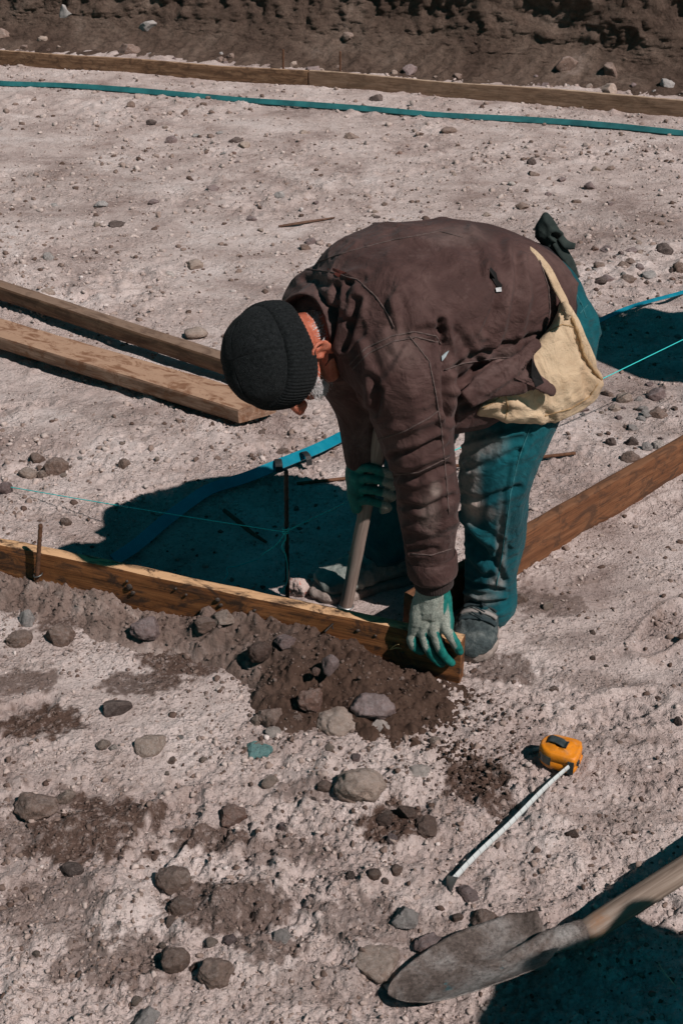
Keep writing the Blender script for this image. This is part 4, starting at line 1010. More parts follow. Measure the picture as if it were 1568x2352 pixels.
# ------------------------------------------------------------------ shovel
SV_TIP = G(892, 2291, .002); SV_RING = G(1340, 2144, .046); SV_END = G(1568, 2000, .088)
def build_shovel():
    a = SV_RING - SV_TIP; LL = np.linalg.norm(a); a /= LL; a2 = SV_END - SV_RING; a2 /= np.linalg.norm(a2)
    lat = np.cross(a, (0, 0, 1.0)); lat /= np.linalg.norm(lat); nrm = np.cross(lat, a); nrm = nrm if nrm[2] > 0 else -nrm
    if lat[1] > 0: lat = -lat          # lat points to the camera side
    ro = math.radians(12); lat, nrm = lat * math.cos(ro) + nrm * math.sin(ro), nrm * math.cos(ro) - lat * math.sin(ro)
    r = thing("shovel", "round-pointed shovel with dusty steel blade and wooden handle, lower right", "shovel", SV_TIP)
    nu, nv = 50, 33; BL = LL * .83; v = []
    for s in (.0011, -.0011):
        for i in range(nu):
            t = i / (nu - 1); w = .078 * min(1, (1 - (1 - min(t / .6, 1)) ** 2.0) ** .6) * (1 - .30 * sstep(.84, 1.0, t))
            for j in range(nv):
                q = j / (nv - 1) * 2 - 1
                z = .026 * (q * q) * (.2 + .8 * sstep(0, .6, t)) - .006 * math.sin(math.pi * t) + .004
                z += .013 * math.exp(-(q / .2) ** 2) * sstep(.45, .95, t)       # central frog
                z += .005 * sstep(.9, 1, t) * abs(q)
                v.append(SV_TIP + a * (t * BL) + lat * (q * w) + nrm * (z + s))
    gf = grid_faces(nu, nv); m = nu * nv; f = gf.tolist() + [[x + m for x in q][::-1] for q in gf.tolist()]
    for i in range(nu - 1):
        f.append([i*nv, (i+1)*nv, m+(i+1)*nv, m+i*nv]); f.append([i*nv+nv-1, m+i*nv+nv-1, m+(i+1)*nv+nv-1, (i+1)*nv+nv-1])
    for j in range(nv - 1):
        f.append([j, m+j, m+j+1, j+1]); k = (nu-1)*nv; f.append([k+j, k+j+1, m+k+j+1, m+k+j])
    t = NT("muddy_steel"); c = t.coord()
    col = t.ramp(t.noise(c, 11, 8, .7, .6), [(.34, (.075, .054, .045)), (.46, (.16, .125, .11)), (.58, (.27, .24, .225)), (.76, (.36, .335, .32))])
    col = t.mix(t.ramp(t.noise(c, 16, 6, .7), [(.62, 0.0), (.68, .8)]), col, (.03, .13, .15))
    col = t.mix(1.0, col, t.ramp(t.noise(c, 130, 5, .75), [(.32, (.45, .43, .42)), (.5, (1, 1, 1)), (.68, (1.4, 1.4, 1.4))]), 'MULTIPLY')
    BLM = t.done(col, .6, t.bump(t.noise(c, 130, 7, .8), .006, 1.0), .2, spec=.35)
    v = np.array(v); v = v + np.outer(.0016 * perlin(v[:,0]*90, v[:,1]*90, v[:,2]*90, seed=90), nrm)
    child("blade", v, f, BLM, r)
    pk = [SV_TIP + a * (LL * .50) - nrm * .003, SV_TIP + a * (LL * .66) + nrm * .002, SV_TIP + a * (LL * .82) + nrm * .006, SV_TIP + a * (LL * .92) + nrm * .003, SV_RING]
    vv, ff = tube(pk, [.003, .012, .0195, .0225, .0240], 22, sub=30); vv = vv + .0022 * np.stack([perlin(vv[:,0]*80, vv[:,1]*80, vv[:,2]*80, seed=91 + k) for k in range(3)], 1)
    child("socket", vv, ff, BLM, r)
    W = NT("handle_wood"); c = W.coord((1, 1, 1)); 
    mp = W.n("ShaderNodeMapping"); q = Vector(a2).to_track_quat('X', 'Z').inverted().to_euler(); mp.inputs['Rotation'].default_value = q; W.l(W.tc.outputs['Object'], mp.inputs[0])
    mp2 = W.n("ShaderNodeMapping"); mp2.inputs['Scale'].default_value = (2, 40, 40); W.l(mp.outputs[0], mp2.inputs[0])
    g = W.noise(mp2.outputs[0], 3, 6, .65, .5); col = W.ramp(g, [(.3, (.10, .070, .053)), (.5, (.175, .128, .10)), (.7, (.25, .195, .16))])
    col = W.mix(W.ramp(W.noise(c, 9, 6, .7, .5), [(.54, 0.0), (.66, .8)]), col, (.22, .11, .055))
    HW = W.done(col, .75, W.bump(g, .0014)); 
    e = SV_RING + a2 * 1.05; n = 70; p = np.linspace(0, 1, n)[:, None] * (e - SV_RING) + SV_RING - a2 * .004; p[:, 2] += .006 * np.sin(np.linspace(0, 3.1, n))
    child("handle", *tube(p, np.interp(np.linspace(0, 1, n), [0, .03, .2, 1], [.021, .0225, .0225, .018]), 20), HW, r)
    # boulder that props the handle, out of the picture on the right
    q = SV_RING + a2 * .85; v, f = rock_verts(980, 3, .6); o = obj("stone", mesh_np("stone", v, f), STONE['tan']); hz = q[2] - .02
    o.location = (q[0], q[1], hz * .45); o.scale = (.16, .13, hz * .55); tag(o, "boulder propping up the shovel handle beyond the right edge", "stone")
# ================================================================== THE WORKER
def nv(*a):
    a = np.array(a, float); return a / np.linalg.norm(a)
def cloth_mat(name, a, b, c, scale=7, weave=900, wdist=.0006, rough=.9, dust=None, dust_amt=.0, dscale=6, crease=8):
    t = NT(name); co = t.coord()
    col = t.ramp(t.noise(co, scale, 8, .68, .4), [(.32, a), (.5, b), (.70, c)])
    if dust is not None:
        col = t.mix(t.ramp(t.noise(co, dscale, 9, .75, .5), [(.54, 0.0), (.70, dust_amt)]), col, dust)
    col = t.mix(t.math('MULTIPLY', t.attr("dust"), t.ramp(t.noise(co, 45, 6, .75), [(.30, .3), (.52, 1.0)])), col, (.44, .34, .30))
    rg = t.math('ABSOLUTE', t.math('SUBTRACT', t.noise(co, crease, 4, .5, 1.4), .5)); rg2 = t.math('ABSOLUTE', t.math('SUBTRACT', t.noise(co, crease * 2.7, 4, .55, 1.0), .5))
    nb = t.bump(t.noise(co, weave, 3, .6), wdist, 1.0, t.bump(rg2, .008, .7, t.bump(rg, .022, .7)))
    m = t.done(col, rough, nb, spec=.15)
    t.b.inputs['Sheen Weight'].default_value = .04
    return m
def dust_spots(v, spots):
    p, _ = proj(v); d = np.zeros(len(v))
    for x, y, rx, ry, s in spots: d = np.maximum(d, s * sstep(1.2, .2, np.hypot((p[:, 0] - x) / rx, (p[:, 1] - y) / ry)))
    return d
def wrinkle(v, f, amp, sc, seed, aniso=(1, 1, 1)):
    n = normals(v, f); q = v * np.array(aniso)
    w = pn3(q, sc * .6, seed + 3) * .035; w2 = pn3(q, sc * .6, seed + 4) * .035
    x, y, z = q[:,0] + w, q[:,1] + w2, q[:,2] - w
    a = perlin(x * sc, y * sc, z * sc, seed); b = perlin(x * sc * 2.1, y * sc * 2.1, z * sc * 2.1, seed + 1); m = sstep(-.3, .4, pn3(v, sc * .45, seed + 5))
    d = amp * (1.5 * m * (1 - np.abs(a)) ** 5 - .25 + .55 * m * (1 - np.abs(b)) ** 5 + .45 * a + .25 * b)
    return v + n * d[:, None]
def pillow(outline, Yf, T, nr=14, sub=72, back=1.0):
    """soft closed shape from a star-shaped outline on the picture grid, with own depth and thickness"""
    o, _, _ = resample(np.array(outline + [outline[0]], float), sub + 1); o = o[:-1]; c = o.mean(0)
    prm = np.sin(np.linspace(0, math.pi / 2, nr)); v = []
    def P(q, k):
        s = prm[k]; Y = Yf(*q); t = T * math.sqrt(max(0, 1 - s ** 2.6)); return Y, t
    for sgn in (1, -1):
        for k in range(1, nr if sgn > 0 else nr - 1):
            for q in o:
                pt = c + (q - c) * prm[k]; Y, t = P(pt, k); w = PY(pt[0], pt[1], Y); d = ray(*pt); d = d / np.linalg.norm(d); v.append(w - d * t * (1 if sgn > 0 else -back))
    n = sub; m1 = nr - 1; f = []
    for k in range(m1 - 1):
        for j in range(n): f.append([k*n+j, k*n+(j+1)%n, (k+1)*n+(j+1)%n, (k+1)*n+j])
    ob = m1 * n; m2 = nr - 2
    for k in range(m2 - 1):
        for j in range(n): f.append([ob+k*n+j, ob+(k+1)*n+j, ob+(k+1)*n+(j+1)%n, ob+k*n+(j+1)%n])
    for j in range(n): f.append([(m1-1)*n+j, (m1-1)*n+(j+1)%n, ob+(m2-1)*n+(j+1)%n, ob+(m2-1)*n+j])
    w = PY(c[0], c[1], Yf(*c)); d = ray(*c); d = d / np.linalg.norm(d); v += [w - d*T, w + d*T*back]; a, b = len(v)-2, len(v)-1
    for j in range(n): f.append([a, (j+1)%n, j]); f.append([b, ob+j, ob+(j+1)%n])
    return np.array(v), f
def near_face(x, y, out):
    d = ray(x, y); n = np.array([NBN[0], NBN[1], 0]); q = np.array([NB0[0], NB0[1], 0]) + n * out
    t = ((q - CAMP) @ n) / (d @ n); return CAMP + d * t

# --- skeleton (metres) -------------------------------------------------
FW = nv(-.87, -.49, 0); LT = nv(.49, -.87, 0)
PEL = np.array([.390, 2.76, .780]); HIP_L = PEL + LT * .095 + (0, 0, -.02); HIP_R = PEL - LT * .095 + (0, 0, -.02)
KNEE_L = np.array([.352, 2.575, .445]); ANK_L = np.array([.362, 2.635, .085])
KNEE_R = np.array([.20, 2.80, .47]); ANK_R = np.array([.115, 2.83, .09])
SPINE = [np.array([.388, 2.760, .800]), np.array([.325, 2.715, .832]), np.array([.245, 2.665, .848]), np.array([.155, 2.605, .852]), np.array([.058, 2.545, .832]), np.array([-.005, 2.512, .812])]
SH_L = np.array([.128, 2.405, .775]); ELB_L = np.array([.172, 2.405, .555]); WR_L = PY(995, 1335, 2.425)
SH_R = np.array([-.035, 2.675, .80]); ELB_R = PY(828, 930, 2.72); WR_R = PY(838, 1062, 2.70)
HC = np.array([-.114, 2.460, .785]); CD = nv(-.67, -.71, .22); FD = np.array([-.16, -.14, -.95]); FD = FD - CD * (FD @ CD); FD /= np.linalg.norm(FD); LD = np.cross(CD, FD); FD, LD = FD * math.cos(.17) + LD * math.sin(.17), LD * math.cos(.17) - FD * math.sin(.17)
def Hd(l, f, u): return HC + LD * l + FD * f + CD * u
HAX = np.array([LD, FD, CD])
def ear_parts(sg):
    e = lambda f, u, o: Hd(sg * (.074 + o), f, u)
    helix = [e(-.008, -.012, .004), e(-.006, .004, .010), e(-.018, .016, .015), e(-.034, .010, .019), e(-.040, -.010, .019), e(-.032, -.032, .014), e(-.018, -.048, .008)]
    anti = [e(-.018, .002, .010), e(-.028, -.010, .013), e(-.022, -.030, .010)]
    return [capsule(helix, [.004, .0045, .005, .005, .005, .0055, .0075], 8, sub=20), capsule(anti, .0042, 8, sub=10), ellipsoid(e(-.020, -.014, .002), HAX, (.005, .018, .028)), capsule([e(-.004, -.016, .003), e(-.008, -.026, .006)], .0045, 8, sub=5)]
def build_worker():
    base = np.array([.24, 2.68, 0.0])
    # ---------------- body: one continuous skin mesh
    P = []
    P.append(tube(np.array(SPINE), [.10,.105,.11,.115,.10,.06], 20, sub=18, ry=[.155,.15,.155,.17,.165,.075]))
    P.append(capsule([SPINE[-1] + (.03, .015, 0), Hd(0, -.035, -.085), Hd(0, -.02, -.02)], [.066, .060, .058]))
    P.append(ellipsoid(Hd(0, -.004, .022), HAX, (.072, .094, .092)))
    P.append(ellipsoid(Hd(0, .030, -.055), HAX, (.056, .060, .062)))
    P.append(ellipsoid(Hd(0, .062, -.098), HAX, (.026, .024, .022)))                      # chin
    for s in (-1, 1):
        P += ear_parts(s)
        P.append(ellipsoid(Hd(s * .042, .062, -.040), HAX, (.022, .022, .024)))           # cheek
        P.append(ellipsoid(Hd(s * .030, .084, .012), HAX, (.022, .012, .008)))            # brow
        P.append(ellipsoid(Hd(s * .030, .074, -.006), HAX, (.013, .013, .013)))           # eye
        P.append(ellipsoid(Hd(s * .011, .104, -.048), HAX, (.008, .011, .008)))           # nostril wing
        P.append(capsule([Hd(s * .048, .035, -.085), Hd(s * .060, -.010, -.062)], [.02, .018], 8, sub=6))
    P.append(capsule([Hd(0, .086, .004), Hd(0, .102, -.022), Hd(0, .116, -.046)], [.008, .010, .0125], 10, sub=10))
    P.append(capsule([Hd(-.02, .086, -.074), Hd(0, .093, -.073), Hd(.02, .086, -.074)], .006, 8, sub=8))
    P.append(capsule([Hd(-.018, .083, -.084), Hd(0, .090, -.085), Hd(.018, .083, -.084)], .0065, 8, sub=8))
    for a, b, c in ((SH_L, ELB_L, WR_L), (SH_R, ELB_R, WR_R)):
        m = SPINE[4] * .4 + a * .6
        P.append(capsule([m, a, (a + b) / 2, b, (b + c) / 2, c], [.05, .055, .046, .040, .038, .028], sub=22))
        P.append(capsule([c, c + (c - b) / np.linalg.norm(c - b) * .05], [.03, .026], sub=4, ry=[.024, .016]))
    for h, k, a in ((HIP_L, KNEE_L, ANK_L), (HIP_R, KNEE_R, ANK_R)):
        P.append(capsule([h, (h + k) / 2, k, (k + a) / 2 + (.01, .02, .03), a], [.085, .072, .055, .048, .036], sub=22))
        P.append(capsule([a + (0, 0, -.02), a + ((-.02, -.08, -.045) if a is ANK_L else (-.09, -.04, -.045))], [.030, .022], sub=6))
    v, f = remesh(P, .0046, 2, .5)
    t = NT("skin"); co = t.coord()
    col = t.ramp(t.noise(co, 30, 6, .65), [(.3, (.26, .060, .034)), (.52, (.40, .115, .066)), (.72, (.50, .20, .135))])
    SKIN = t.done(col, .5, t.bump(t.noise(co, 260, 5, .7), .0016, 1.0, t.bump(t.noise(co, 70, 4), .003, .5)), spec=.4)
    me = mesh_np("person", v - base, f)
    R = obj("person", me, SKIN); R.location = base
    tag(R, "bearded worker in brown jacket, black knit hat and teal jeans, bent double over the board", "person")
    head_tree = bvh(v, f)
    # ---------------- hat
    nph, K = 400, []
    ph = np.linspace(0, 2 * math.pi, nph, endpoint=False)
    rows = []
    def ring(u, k, out, tilt, rib=0.0, seam=0.0):
        a, b = .0790, .0990
        rr = 1 + 2.4 * rib * (np.abs(np.cos(ph * 42)) - .5)
        uu = u + .009 + tilt * (-.012 * np.cos(ph) + .008 * np.sin(ph * 3 + 1))
        x = (a * k + out) * np.sin(ph); y = (b * k + out) * np.cos(ph)
        sm = seam * (np.exp(-((np.mod(ph + .5, math.pi / 2) - math.pi / 4) / .045) ** 2))
        s = 1 - sm
        return HC + np.outer(x * rr * s, LD) + np.outer(y * rr * s - .004, FD) + np.outer(uu - sm * .05, CD)
    for u, k, o, tl, rb in [(.004, .97, -.004, 1, 0), (-.006, .985, .003, 1, .006), (-.004, .99, .010, 1, .008), (.006, 1.0, .012, 1, .009), (.022, 1.0, .0125, .8, .009), (.040, .995, .0125, .6, .009), (.056, .975, .012, .5, .009), (.066, .96, .010, .4, .008), (.070, .94, .004, .4, .004), (.068, .92, -.002, .4, 0)]:
        rows.append(ring(u, k, o, tl, rb))
    cuff = np.array(rows)
    WOOL = NT("black_wool"); co = WOOL.coord(); nb = WOOL.bump(WOOL.noise(co, 380, 3, .7), .0030, 1.0, WOOL.bump(WOOL.noise(co, 60, 4), .003, .5))
    wc = WOOL.mix(WOOL.ramp(WOOL.noise(co, 420, 3, .5), [(.68, 0.0), (.76, .7)]), WOOL.mix(WOOL.ramp(WOOL.noise(co, 170, 4, .7), [(.35, 0.0), (.65, 1.0)]), (.0035, .0045, .005), (.014, .016, .017)), (.11, .11, .11))
    WOOLM = WOOL.done(wc, .95, nb, spec=.1); WOOL.b.inputs['Sheen Weight'].default_value = .02
    hv = cuff.reshape(-1, 3); hat = child("knit_hat", hv, grid_faces(len(rows), nph, True)[:, ::-1], WOOLM, R)
    rows = []
    for a in np.linspace(0, 1, 26):
        th = a * math.pi / 2; u = .055 + .088 * math.sin(th); k = max(.012, math.cos(th) ** .86 * .985)
        rows.append(ring(u, k, .0035 * math.cos(th), .4 * (1 - a), 0, .034 * min(1, a * 3) * (1 - .5 * a)))
    dv = np.array(rows).reshape(-1, 3); dn = dv - HC; dn /= np.linalg.norm(dn, axis=1)[:, None]
    dv = dv + dn * (.0035 * pn3(dv, 14, 121) + .0025 * pn3(dv, 30, 122))[:, None]
    fd = grid_faces(26, nph, True)[:, ::-1].tolist(); fd.append([25 * nph + j for j in range(0, nph, 4)])
    b = root_base(hat); me = mesh_np("hat_crown", dv - b, fd); obj("hat_crown", me, WOOLM, hat)
    # ---------------- beard and nape hair: short strands on the skin
    def strands(name, region, n, ln, rad, flow, mat, seed):
        r = np.random.default_rng(seed); V, F, o = [], [], 0
        for _ in range(n * 4):
            if o >= n * 6: break
            (x0, y0), (x1, y1), w = region; s = r.uniform(); x = x0 + (x1 - x0) * s + r.normal(0, w); y = y0 + (y1 - y0) * s + r.normal(0, w)
            h, nn = hit(head_tree, x, y)
            if h is None or np.linalg.norm(h - HC) > .17: continue
            d = flow + nn * .5 + r.normal(0, .35, 3); d /= np.linalg.norm(d); L = ln * r.uniform(.5, 1.2); e = np.cross(d, r.normal(size=3)); e /= np.linalg.norm(e); g = np.cross(d, e)
            q = [h + rad * (e * math.cos(a) + g * math.sin(a)) for a in (0, 2.1, 4.2)]; tip = h + d * L * .6 + nn * L * .1
            V += q + [tip + rad * .6 * (e * math.cos(a) + g * math.sin(a)) for a in (0, 2.1, 4.2)]
            F += [[o, o+1, o+4, o+3], [o+1, o+2, o+5, o+4], [o+2, o, o+3, o+5], [o+3, o+4, o+5]]; o += 6
        if V: child(name, np.array(V), F, mat, R, smooth=False).__setitem__('kind', 'stuff')
    GREY = simple("grey_hair", (.38, .34, .33), (.62, .60, .60), 200, .6, 0)
    strands("beard", ((712, 872), (742, 905), 9), 1100, .015, .0005, FD * .6 - CD * .5, GREY, 3)
    strands("hair", ((716, 715), (742, 775), 7), 260, .009, .0005, -CD, GREY, 4)
    # ---------------- jacket
    J = []
    J.append(tube(np.array(SPINE), [.130,.146,.152,.156,.148,.098], 28, up=(0, 0, 1), sub=24, ry=[.190,.198,.205,.222,.218,.130], power=2.3))
    J.append(capsule([SPINE[4] * .5 + SH_L * .5, SH_L, (SH_L + ELB_L) / 2 + (0, -.01, 0), ELB_L, (ELB_L * .55 + WR_L * .45), WR_L + (WR_L - ELB_L) * -.27], [.115, .106, .084, .070, .062, .056], sub=26))
    J.append(capsule([SPINE[4] * .5 + SH_R * .5, SH_R, (SH_R + ELB_R) / 2, ELB_R, WR_R + (ELB_R - WR_R) * .12], [.115, .105, .082, .066, .052], sub=24))
    # chest front sags below the ribs
    J.append(capsule([PY(880, 880, 2.49), PY(980, 905, 2.50), PY(1090, 890, 2.54), PY(1160, 860, 2.58)], [.06, .085, .095, .08], sub=16))
    jv, jf = remesh(J, .0046, 8, .5)
    jv = wrinkle(jv, jf, .0058, 9, 130, (1, 1, .8)); 
    S = [([(775,660),(770,720),(762,790)], 7, 0.0137), ([(822,690),(808,745),(790,800)], 7, 0.0125), ([(792,672),(800,650)], 8, 0.0063),
         ([(900,690),(915,760),(905,800)], 9, -0.0063), ([(1130,620),(1145,665),(1135,715),(1115,760)], 8, 0.0100), ([(1165,560),(1172,640),(1150,760),(1120,820)], 9, -0.0088),
         ([(1200,590),(1212,680),(1190,780),(1140,830)], 9, -0.0075), ([(1045,760),(1095,830),(1060,900)], 10, 0.0063), ([(1010,740),(1020,820),(1022,900),(1030,960)], 8, 0.0150),
         ([(1030,850),(1100,815),(1180,790),(1235,770)], 7, 0.0075), ([(1040,900),(1110,860),(1190,800)], 8, -0.0075), ([(1060,935),(1130,900),(1200,840)], 8, 0.0075),
         ([(850,860),(870,900),(862,950)], 7, 0.0075), ([(880,880),(905,850),(930,800)], 8, -0.0063), ([(830,790),(850,860),(845,930)], 9, -0.0075), ([(905,1045),(960,1035),(1010,1010)], 7, 0.0112), ([(908,1095),(960,1100),(1030,1070)], 7, 0.0100),
         ([(900,1070),(950,1068),(1025,1040)], 8, -0.0075), ([(925,1160),(975,1170),(1040,1140)], 7, 0.0075), ([(930,1210),(985,1225),(1045,1200)], 8, -0.0050), ([(940,1265),(1000,1262)], 7, 0.0050), ([(885,985),(940,985),(1010,955)], 9, -0.0050),
         ([(920,540),(1010,560),(1080,620)], 12, -0.0050), ([(1080,525),(1110,570),(1120,620)], 9, -0.0063), ([(1010,760),(985,755),(960,760)], 8, 0.0063), ([(700,640),(760,655),(830,640)], 9, 0.0063)]
    jv = fold(jv, jf, S)
    dust = dust_spots(jv, [(1000,1125,16,22,.55),(985,1180,30,60,.18),(1165,830,30,40,.12),(920,800,60,60,.08),(1050,540,90,30,.10)])
    JM = cloth_mat("brown_canvas", (.032, .0155, .0135), (.054, .027, .0240), (.094, .053, .047), 6, 700, .0010, .68, (.140, .090, .082), .75, 4.5)
    jk = child("jacket", jv, jf, JM, R, attrs={"dust": dust})
    jt = bvh(jv, jf); jb = root_base(jk)
    SEAM = simple("seam_thread", (.055, .036, .033), (.11, .076, .069), 300, .9, .0004)
    def seam(pts, rad=.0016, mat=SEAM, name="seam", lift=.0006):
        L = surf_line(jt, pts, lift)
        if len(L) > 3:
            v, f = tube(L, rad * (1 + .35 * np.sin(np.arange(len(L)) * 2.0)), 6); me = mesh_np(name, v - jb, f); obj(name, me, mat, jk)
    for pts in [[(700,618),(760,625),(820,642),(862,680),(890,720),(905,752)], [(802,838),(840,800),(900,772),(950,762),(1000,772),(1012,790)], [(808,850),(845,812),(905,784),(955,774),(1005,786)],
                [(1238,598),(1258,660),(1262,715),(1250,765)], [(940,772),(985,830),(1000,900),(1012,980),(1020,1060),(1030,1180)], [(868,1010),(930,990),(985,960),(1008,942)], [(868,1018),(930,998),(985,968),(1010,950)],
                [(905,1090),(960,1085),(1030,1050)], [(944,1272),(990,1275),(1044,1258)], [(700,612),(800,578),(900,552),(1010,532),(1060,545)], [(1020,850),(1060,835),(1120,825),(1170,820)]]: seam(pts)
    # collar: standing band round the neck
    cc = Hd(0, -.046, -.090); ca = nv(*(CD * .8 + FW * .5)); cl = LT - ca * (LT @ ca); cl /= np.linalg.norm(cl); cn = np.cross(ca, cl); nph2 = 64
    a = np.linspace(0, 2 * math.pi, nph2, endpoint=False); rows = []
    for h, ra, rb in [(-.03, .118, .110), (0, .098, .094), (.024, .090, .086), (.034, .089, .085), (.036, .084, .080), (.022, .082, .078), (-.01, .084, .08)]:
        rows.append(cc + np.outer(np.cos(a) * ra, cl) + np.outer(np.sin(a) * rb, cn) + np.outer(h + .004 * np.sin(3 * a), ca))
    me = mesh_np("collar", np.array(rows).reshape(-1, 3) - jb, grid_faces(len(rows), nph2, True)); obj("collar", me, JM, jk)
    # cuff, knitted, of the near sleeve
    d = (WR_L - ELB_L) / np.linalg.norm(WR_L - ELB_L)
    pp = [WR_L - d * .035, WR_L - d * .02, WR_L - d * .004, WR_L + d * .008, WR_L + d * .012]
    v, f = tube(np.array(pp), [.046, .046, .0445, .0435, .040], 150, up=(1, 0, 0)); th = np.arange(len(v)) % 150; v = v + normals(v, f) * (.0012 * (np.arange(len(v)) % 3 == 0))[:, None]
    CUF = cloth_mat("knit_cuff", (.022, .014, .013), (.034, .022, .020), (.045, .03, .028))
    me = mesh_np("knit_cuff", v - jb, f); obj("knit_cuff", me, CUF, jk)
    # sleeve end band slightly proud
    pp = [WR_L - d * .078, WR_L - d * .07, WR_L - d * .03, WR_L - d * .022, WR_L - d * .024]
    v, f = tube(np.array(pp), [.054, .0585, .0575, .055, .048], 48, up=(1, 0, 0), caps=False); v = wrinkle(v, f, .002, 30, 140)
    me = mesh_np("sleeve_band", v - jb, f); obj("sleeve_band", me, JM, jk)
    # tear in the back showing dark lining, a white tag and the rust patch at the yoke
    BLACK = simple("torn_lining", (.004, .004, .004), (.012, .010, .010), 60, .95, .002)
    def patch(name, outline, mat, lift=.0025, th=.002):
        o = [hit(jt, *q) for q in outline]; n = np.mean([q[1] for q in o if q[1] is not None], axis=0); n /= np.linalg.norm(n)
        c0 = np.mean(np.array(outline, float), 0); h0 = hit(jt, *c0)[0]; pts = [q[0] + n * lift for q in o if q[0] is not None]; k = len(pts)
        v = np.array(pts + [h0 + n * lift] + [p - n * th * 3 for p in pts]); f = [[k, (j + 1) % k, j] for j in range(k)] + [[j, (j + 1) % k, k + 1 + (j + 1) % k, k + 1 + j] for j in range(k)]
        me = mesh_np(name, v - jb, f, False); obj(name, me, mat, jk)
    patch("torn_hole", [(1119,618),(1126,615),(1138,628),(1142,645),(1152,655),(1148,672),(1140,660),(1132,648),(1124,632)], BLACK)
    patch("cloth_tag", [(1137,662),(1150,660),(1151,670),(1139,671)], simple("white_tag", (.45, .45, .46), (.6, .6, .6), 60), .004)
    patch("cloth_patch", [(752,618),(768,617),(795,626),(822,642),(800,642),(775,636)], simple("rust_cloth", (.12, .026, .018), (.17, .04, .028), 60), .0022)
    patch("torn_hole", [(1013,818),(1022,810),(1030,805),(1022,820),(1014,830)], simple("pale_lining", (.22, .28, .30), (.32, .36, .38), 60), .003)
    # lower front flap with torn pocket, hanging over the apron
    fy = lambda x, y: 2.452 + (x - 1200) * .00035 - (y - 850) * .0002
    v, f = pillow([(1060,900),(1110,850),(1180,815),(1235,780),(1243,795),(1228,815),(1236,850),(1250,872),(1276,900),(1272,908),(1240,893),(1190,908),(1130,915),(1085,930)], fy, .016, sub=96)
    v = wrinkle(v, f, .004, 22, 150); v = fold(v, f, [([(1205,815),(1212,860),(1215,900)], 4, .006), ([(1120,900),(1180,860),(1215,820)], 7, -.006)])
    me = mesh_np("front_flap", v - jb, f); add_attr(me, "dust", np.zeros(len(v))); fl = obj("front_flap", me, JM, jk)
    ft = bvh(v, f); o = [hit(ft, *q) for q in [(1218,825),(1232,828),(1238,852),(1246,880),(1228,888),(1220,862)]]
    pts = np.array([q[0] + q[1] * .003 for q in o if q[0] is not None])
    if len(pts) > 3:
        pts2 = np.vstack([pts, pts + (0, .01, 0)]); k = len(pts); ff = [list(range(k))[::-1]] + [[j, (j+1)%k, k+(j+1)%k, k+j] for j in range(k)]
        obj("torn_pocket", mesh_np("torn_pocket", pts2 - jb, ff, False), BLACK, jk)
    # ---------------- jeans
    L = []
    L.append(ellipsoid(PEL + (.015, .01, -.01), np.array([LT, FW, (0, 0, 1)]), (.182, .145, .145), 24, 14))
    L.append(ellipsoid(PEL + (.048, .0, -.05) + LT * .06, np.array([LT, FW, (0, 0, 1)]), (.105, .115, .13)))
    L.append(ellipsoid(PEL + (.042, .0, -.05) - LT * .09, np.array([LT, FW, (0, 0, 1)]), (.105, .115, .13)))
    L.append(capsule([HIP_L + (.01, 0, -.03), HIP_L * .5 + KNEE_L * .5, KNEE_L, KNEE_L * .5 + ANK_L * .5 + (.008, .02, 0), ANK_L + (0, 0, .05), ANK_L + (.004, .0, -.02)], [.118, .104, .084, .074, .064, .068], sub=30))
    L.append(capsule([HIP_R + (.01, 0, -.03), HIP_R * .5 + KNEE_R * .5, KNEE_R, KNEE_R * .5 + ANK_R * .5 + (.01, .01, 0), ANK_R + (0, 0, .03)], [.118, .104, .084, .074, .068], sub=30))
    # turned-up hem bunching on the near boot
    L.append(capsule([ANK_L + (.040, .02, -.030), ANK_L + (.046, -.02, -.024), ANK_L + (.026, -.05, -.016), ANK_L + (-.028, -.05, -.008), ANK_L + (-.05, -.01, .004)], [.013, .016, .014, .012, .010], sub=16))
    lv, lf = remesh(L, .0046, 5, .5)
    lv = wrinkle(lv, lf, .0045, 12, 160, (1, 1, 1.3))
    lv = fold(lv, lf, [([(1045,1080),(1110,1070),(1190,1035)], 7, 0.0072), ([(1040,1130),(1100,1150),(1190,1120)], 7, 0.0072), ([(1045,1200),(1085,1245),(1130,1290)], 8, 0.0144), ([(1060,1180),(1110,1235),(1150,1260)], 8, -0.0096), ([(1150,1240),(1140,1290),(1155,1330)], 6, 0.0096),
        ([(1040,1320),(1090,1345),(1150,1355)], 5, 0.0096), ([(1045,1350),(1100,1375),(1160,1370)], 5, -0.0084), ([(1050,1030),(1120,1010),(1200,990)], 8, -0.0072), ([(1075,1270),(1110,1310)], 7, -0.0072), ([(1180,1060),(1165,1150),(1155,1250)], 5, -0.0036)])
    dust = dust_spots(lv, [(1085,1165,30,45,.95),(1075,1105,34,60,.6),(1070,1040,44,74,.55),(1125,1180,20,20,.35),(1150,1250,14,120,.3),(1140,1340,24,20,.4),(1110,1020,60,40,.38),(1100,1375,50,22,.35)])
    DEN = cloth_mat("teal_denim", (.0015, .036, .047), (.002, .056, .070), (.004, .085, .102), 9, 800, .0010, .92, (.02, .125, .14), .35, 14)
    jn = child("jeans", lv, lf, DEN, R, attrs={"dust": dust}); lt = bvh(lv, lf); lb = root_base(jn)
    TS = simple("jeans_seam", (.006, .075, .09), (.03, .13, .145), 200, .9, .0004)
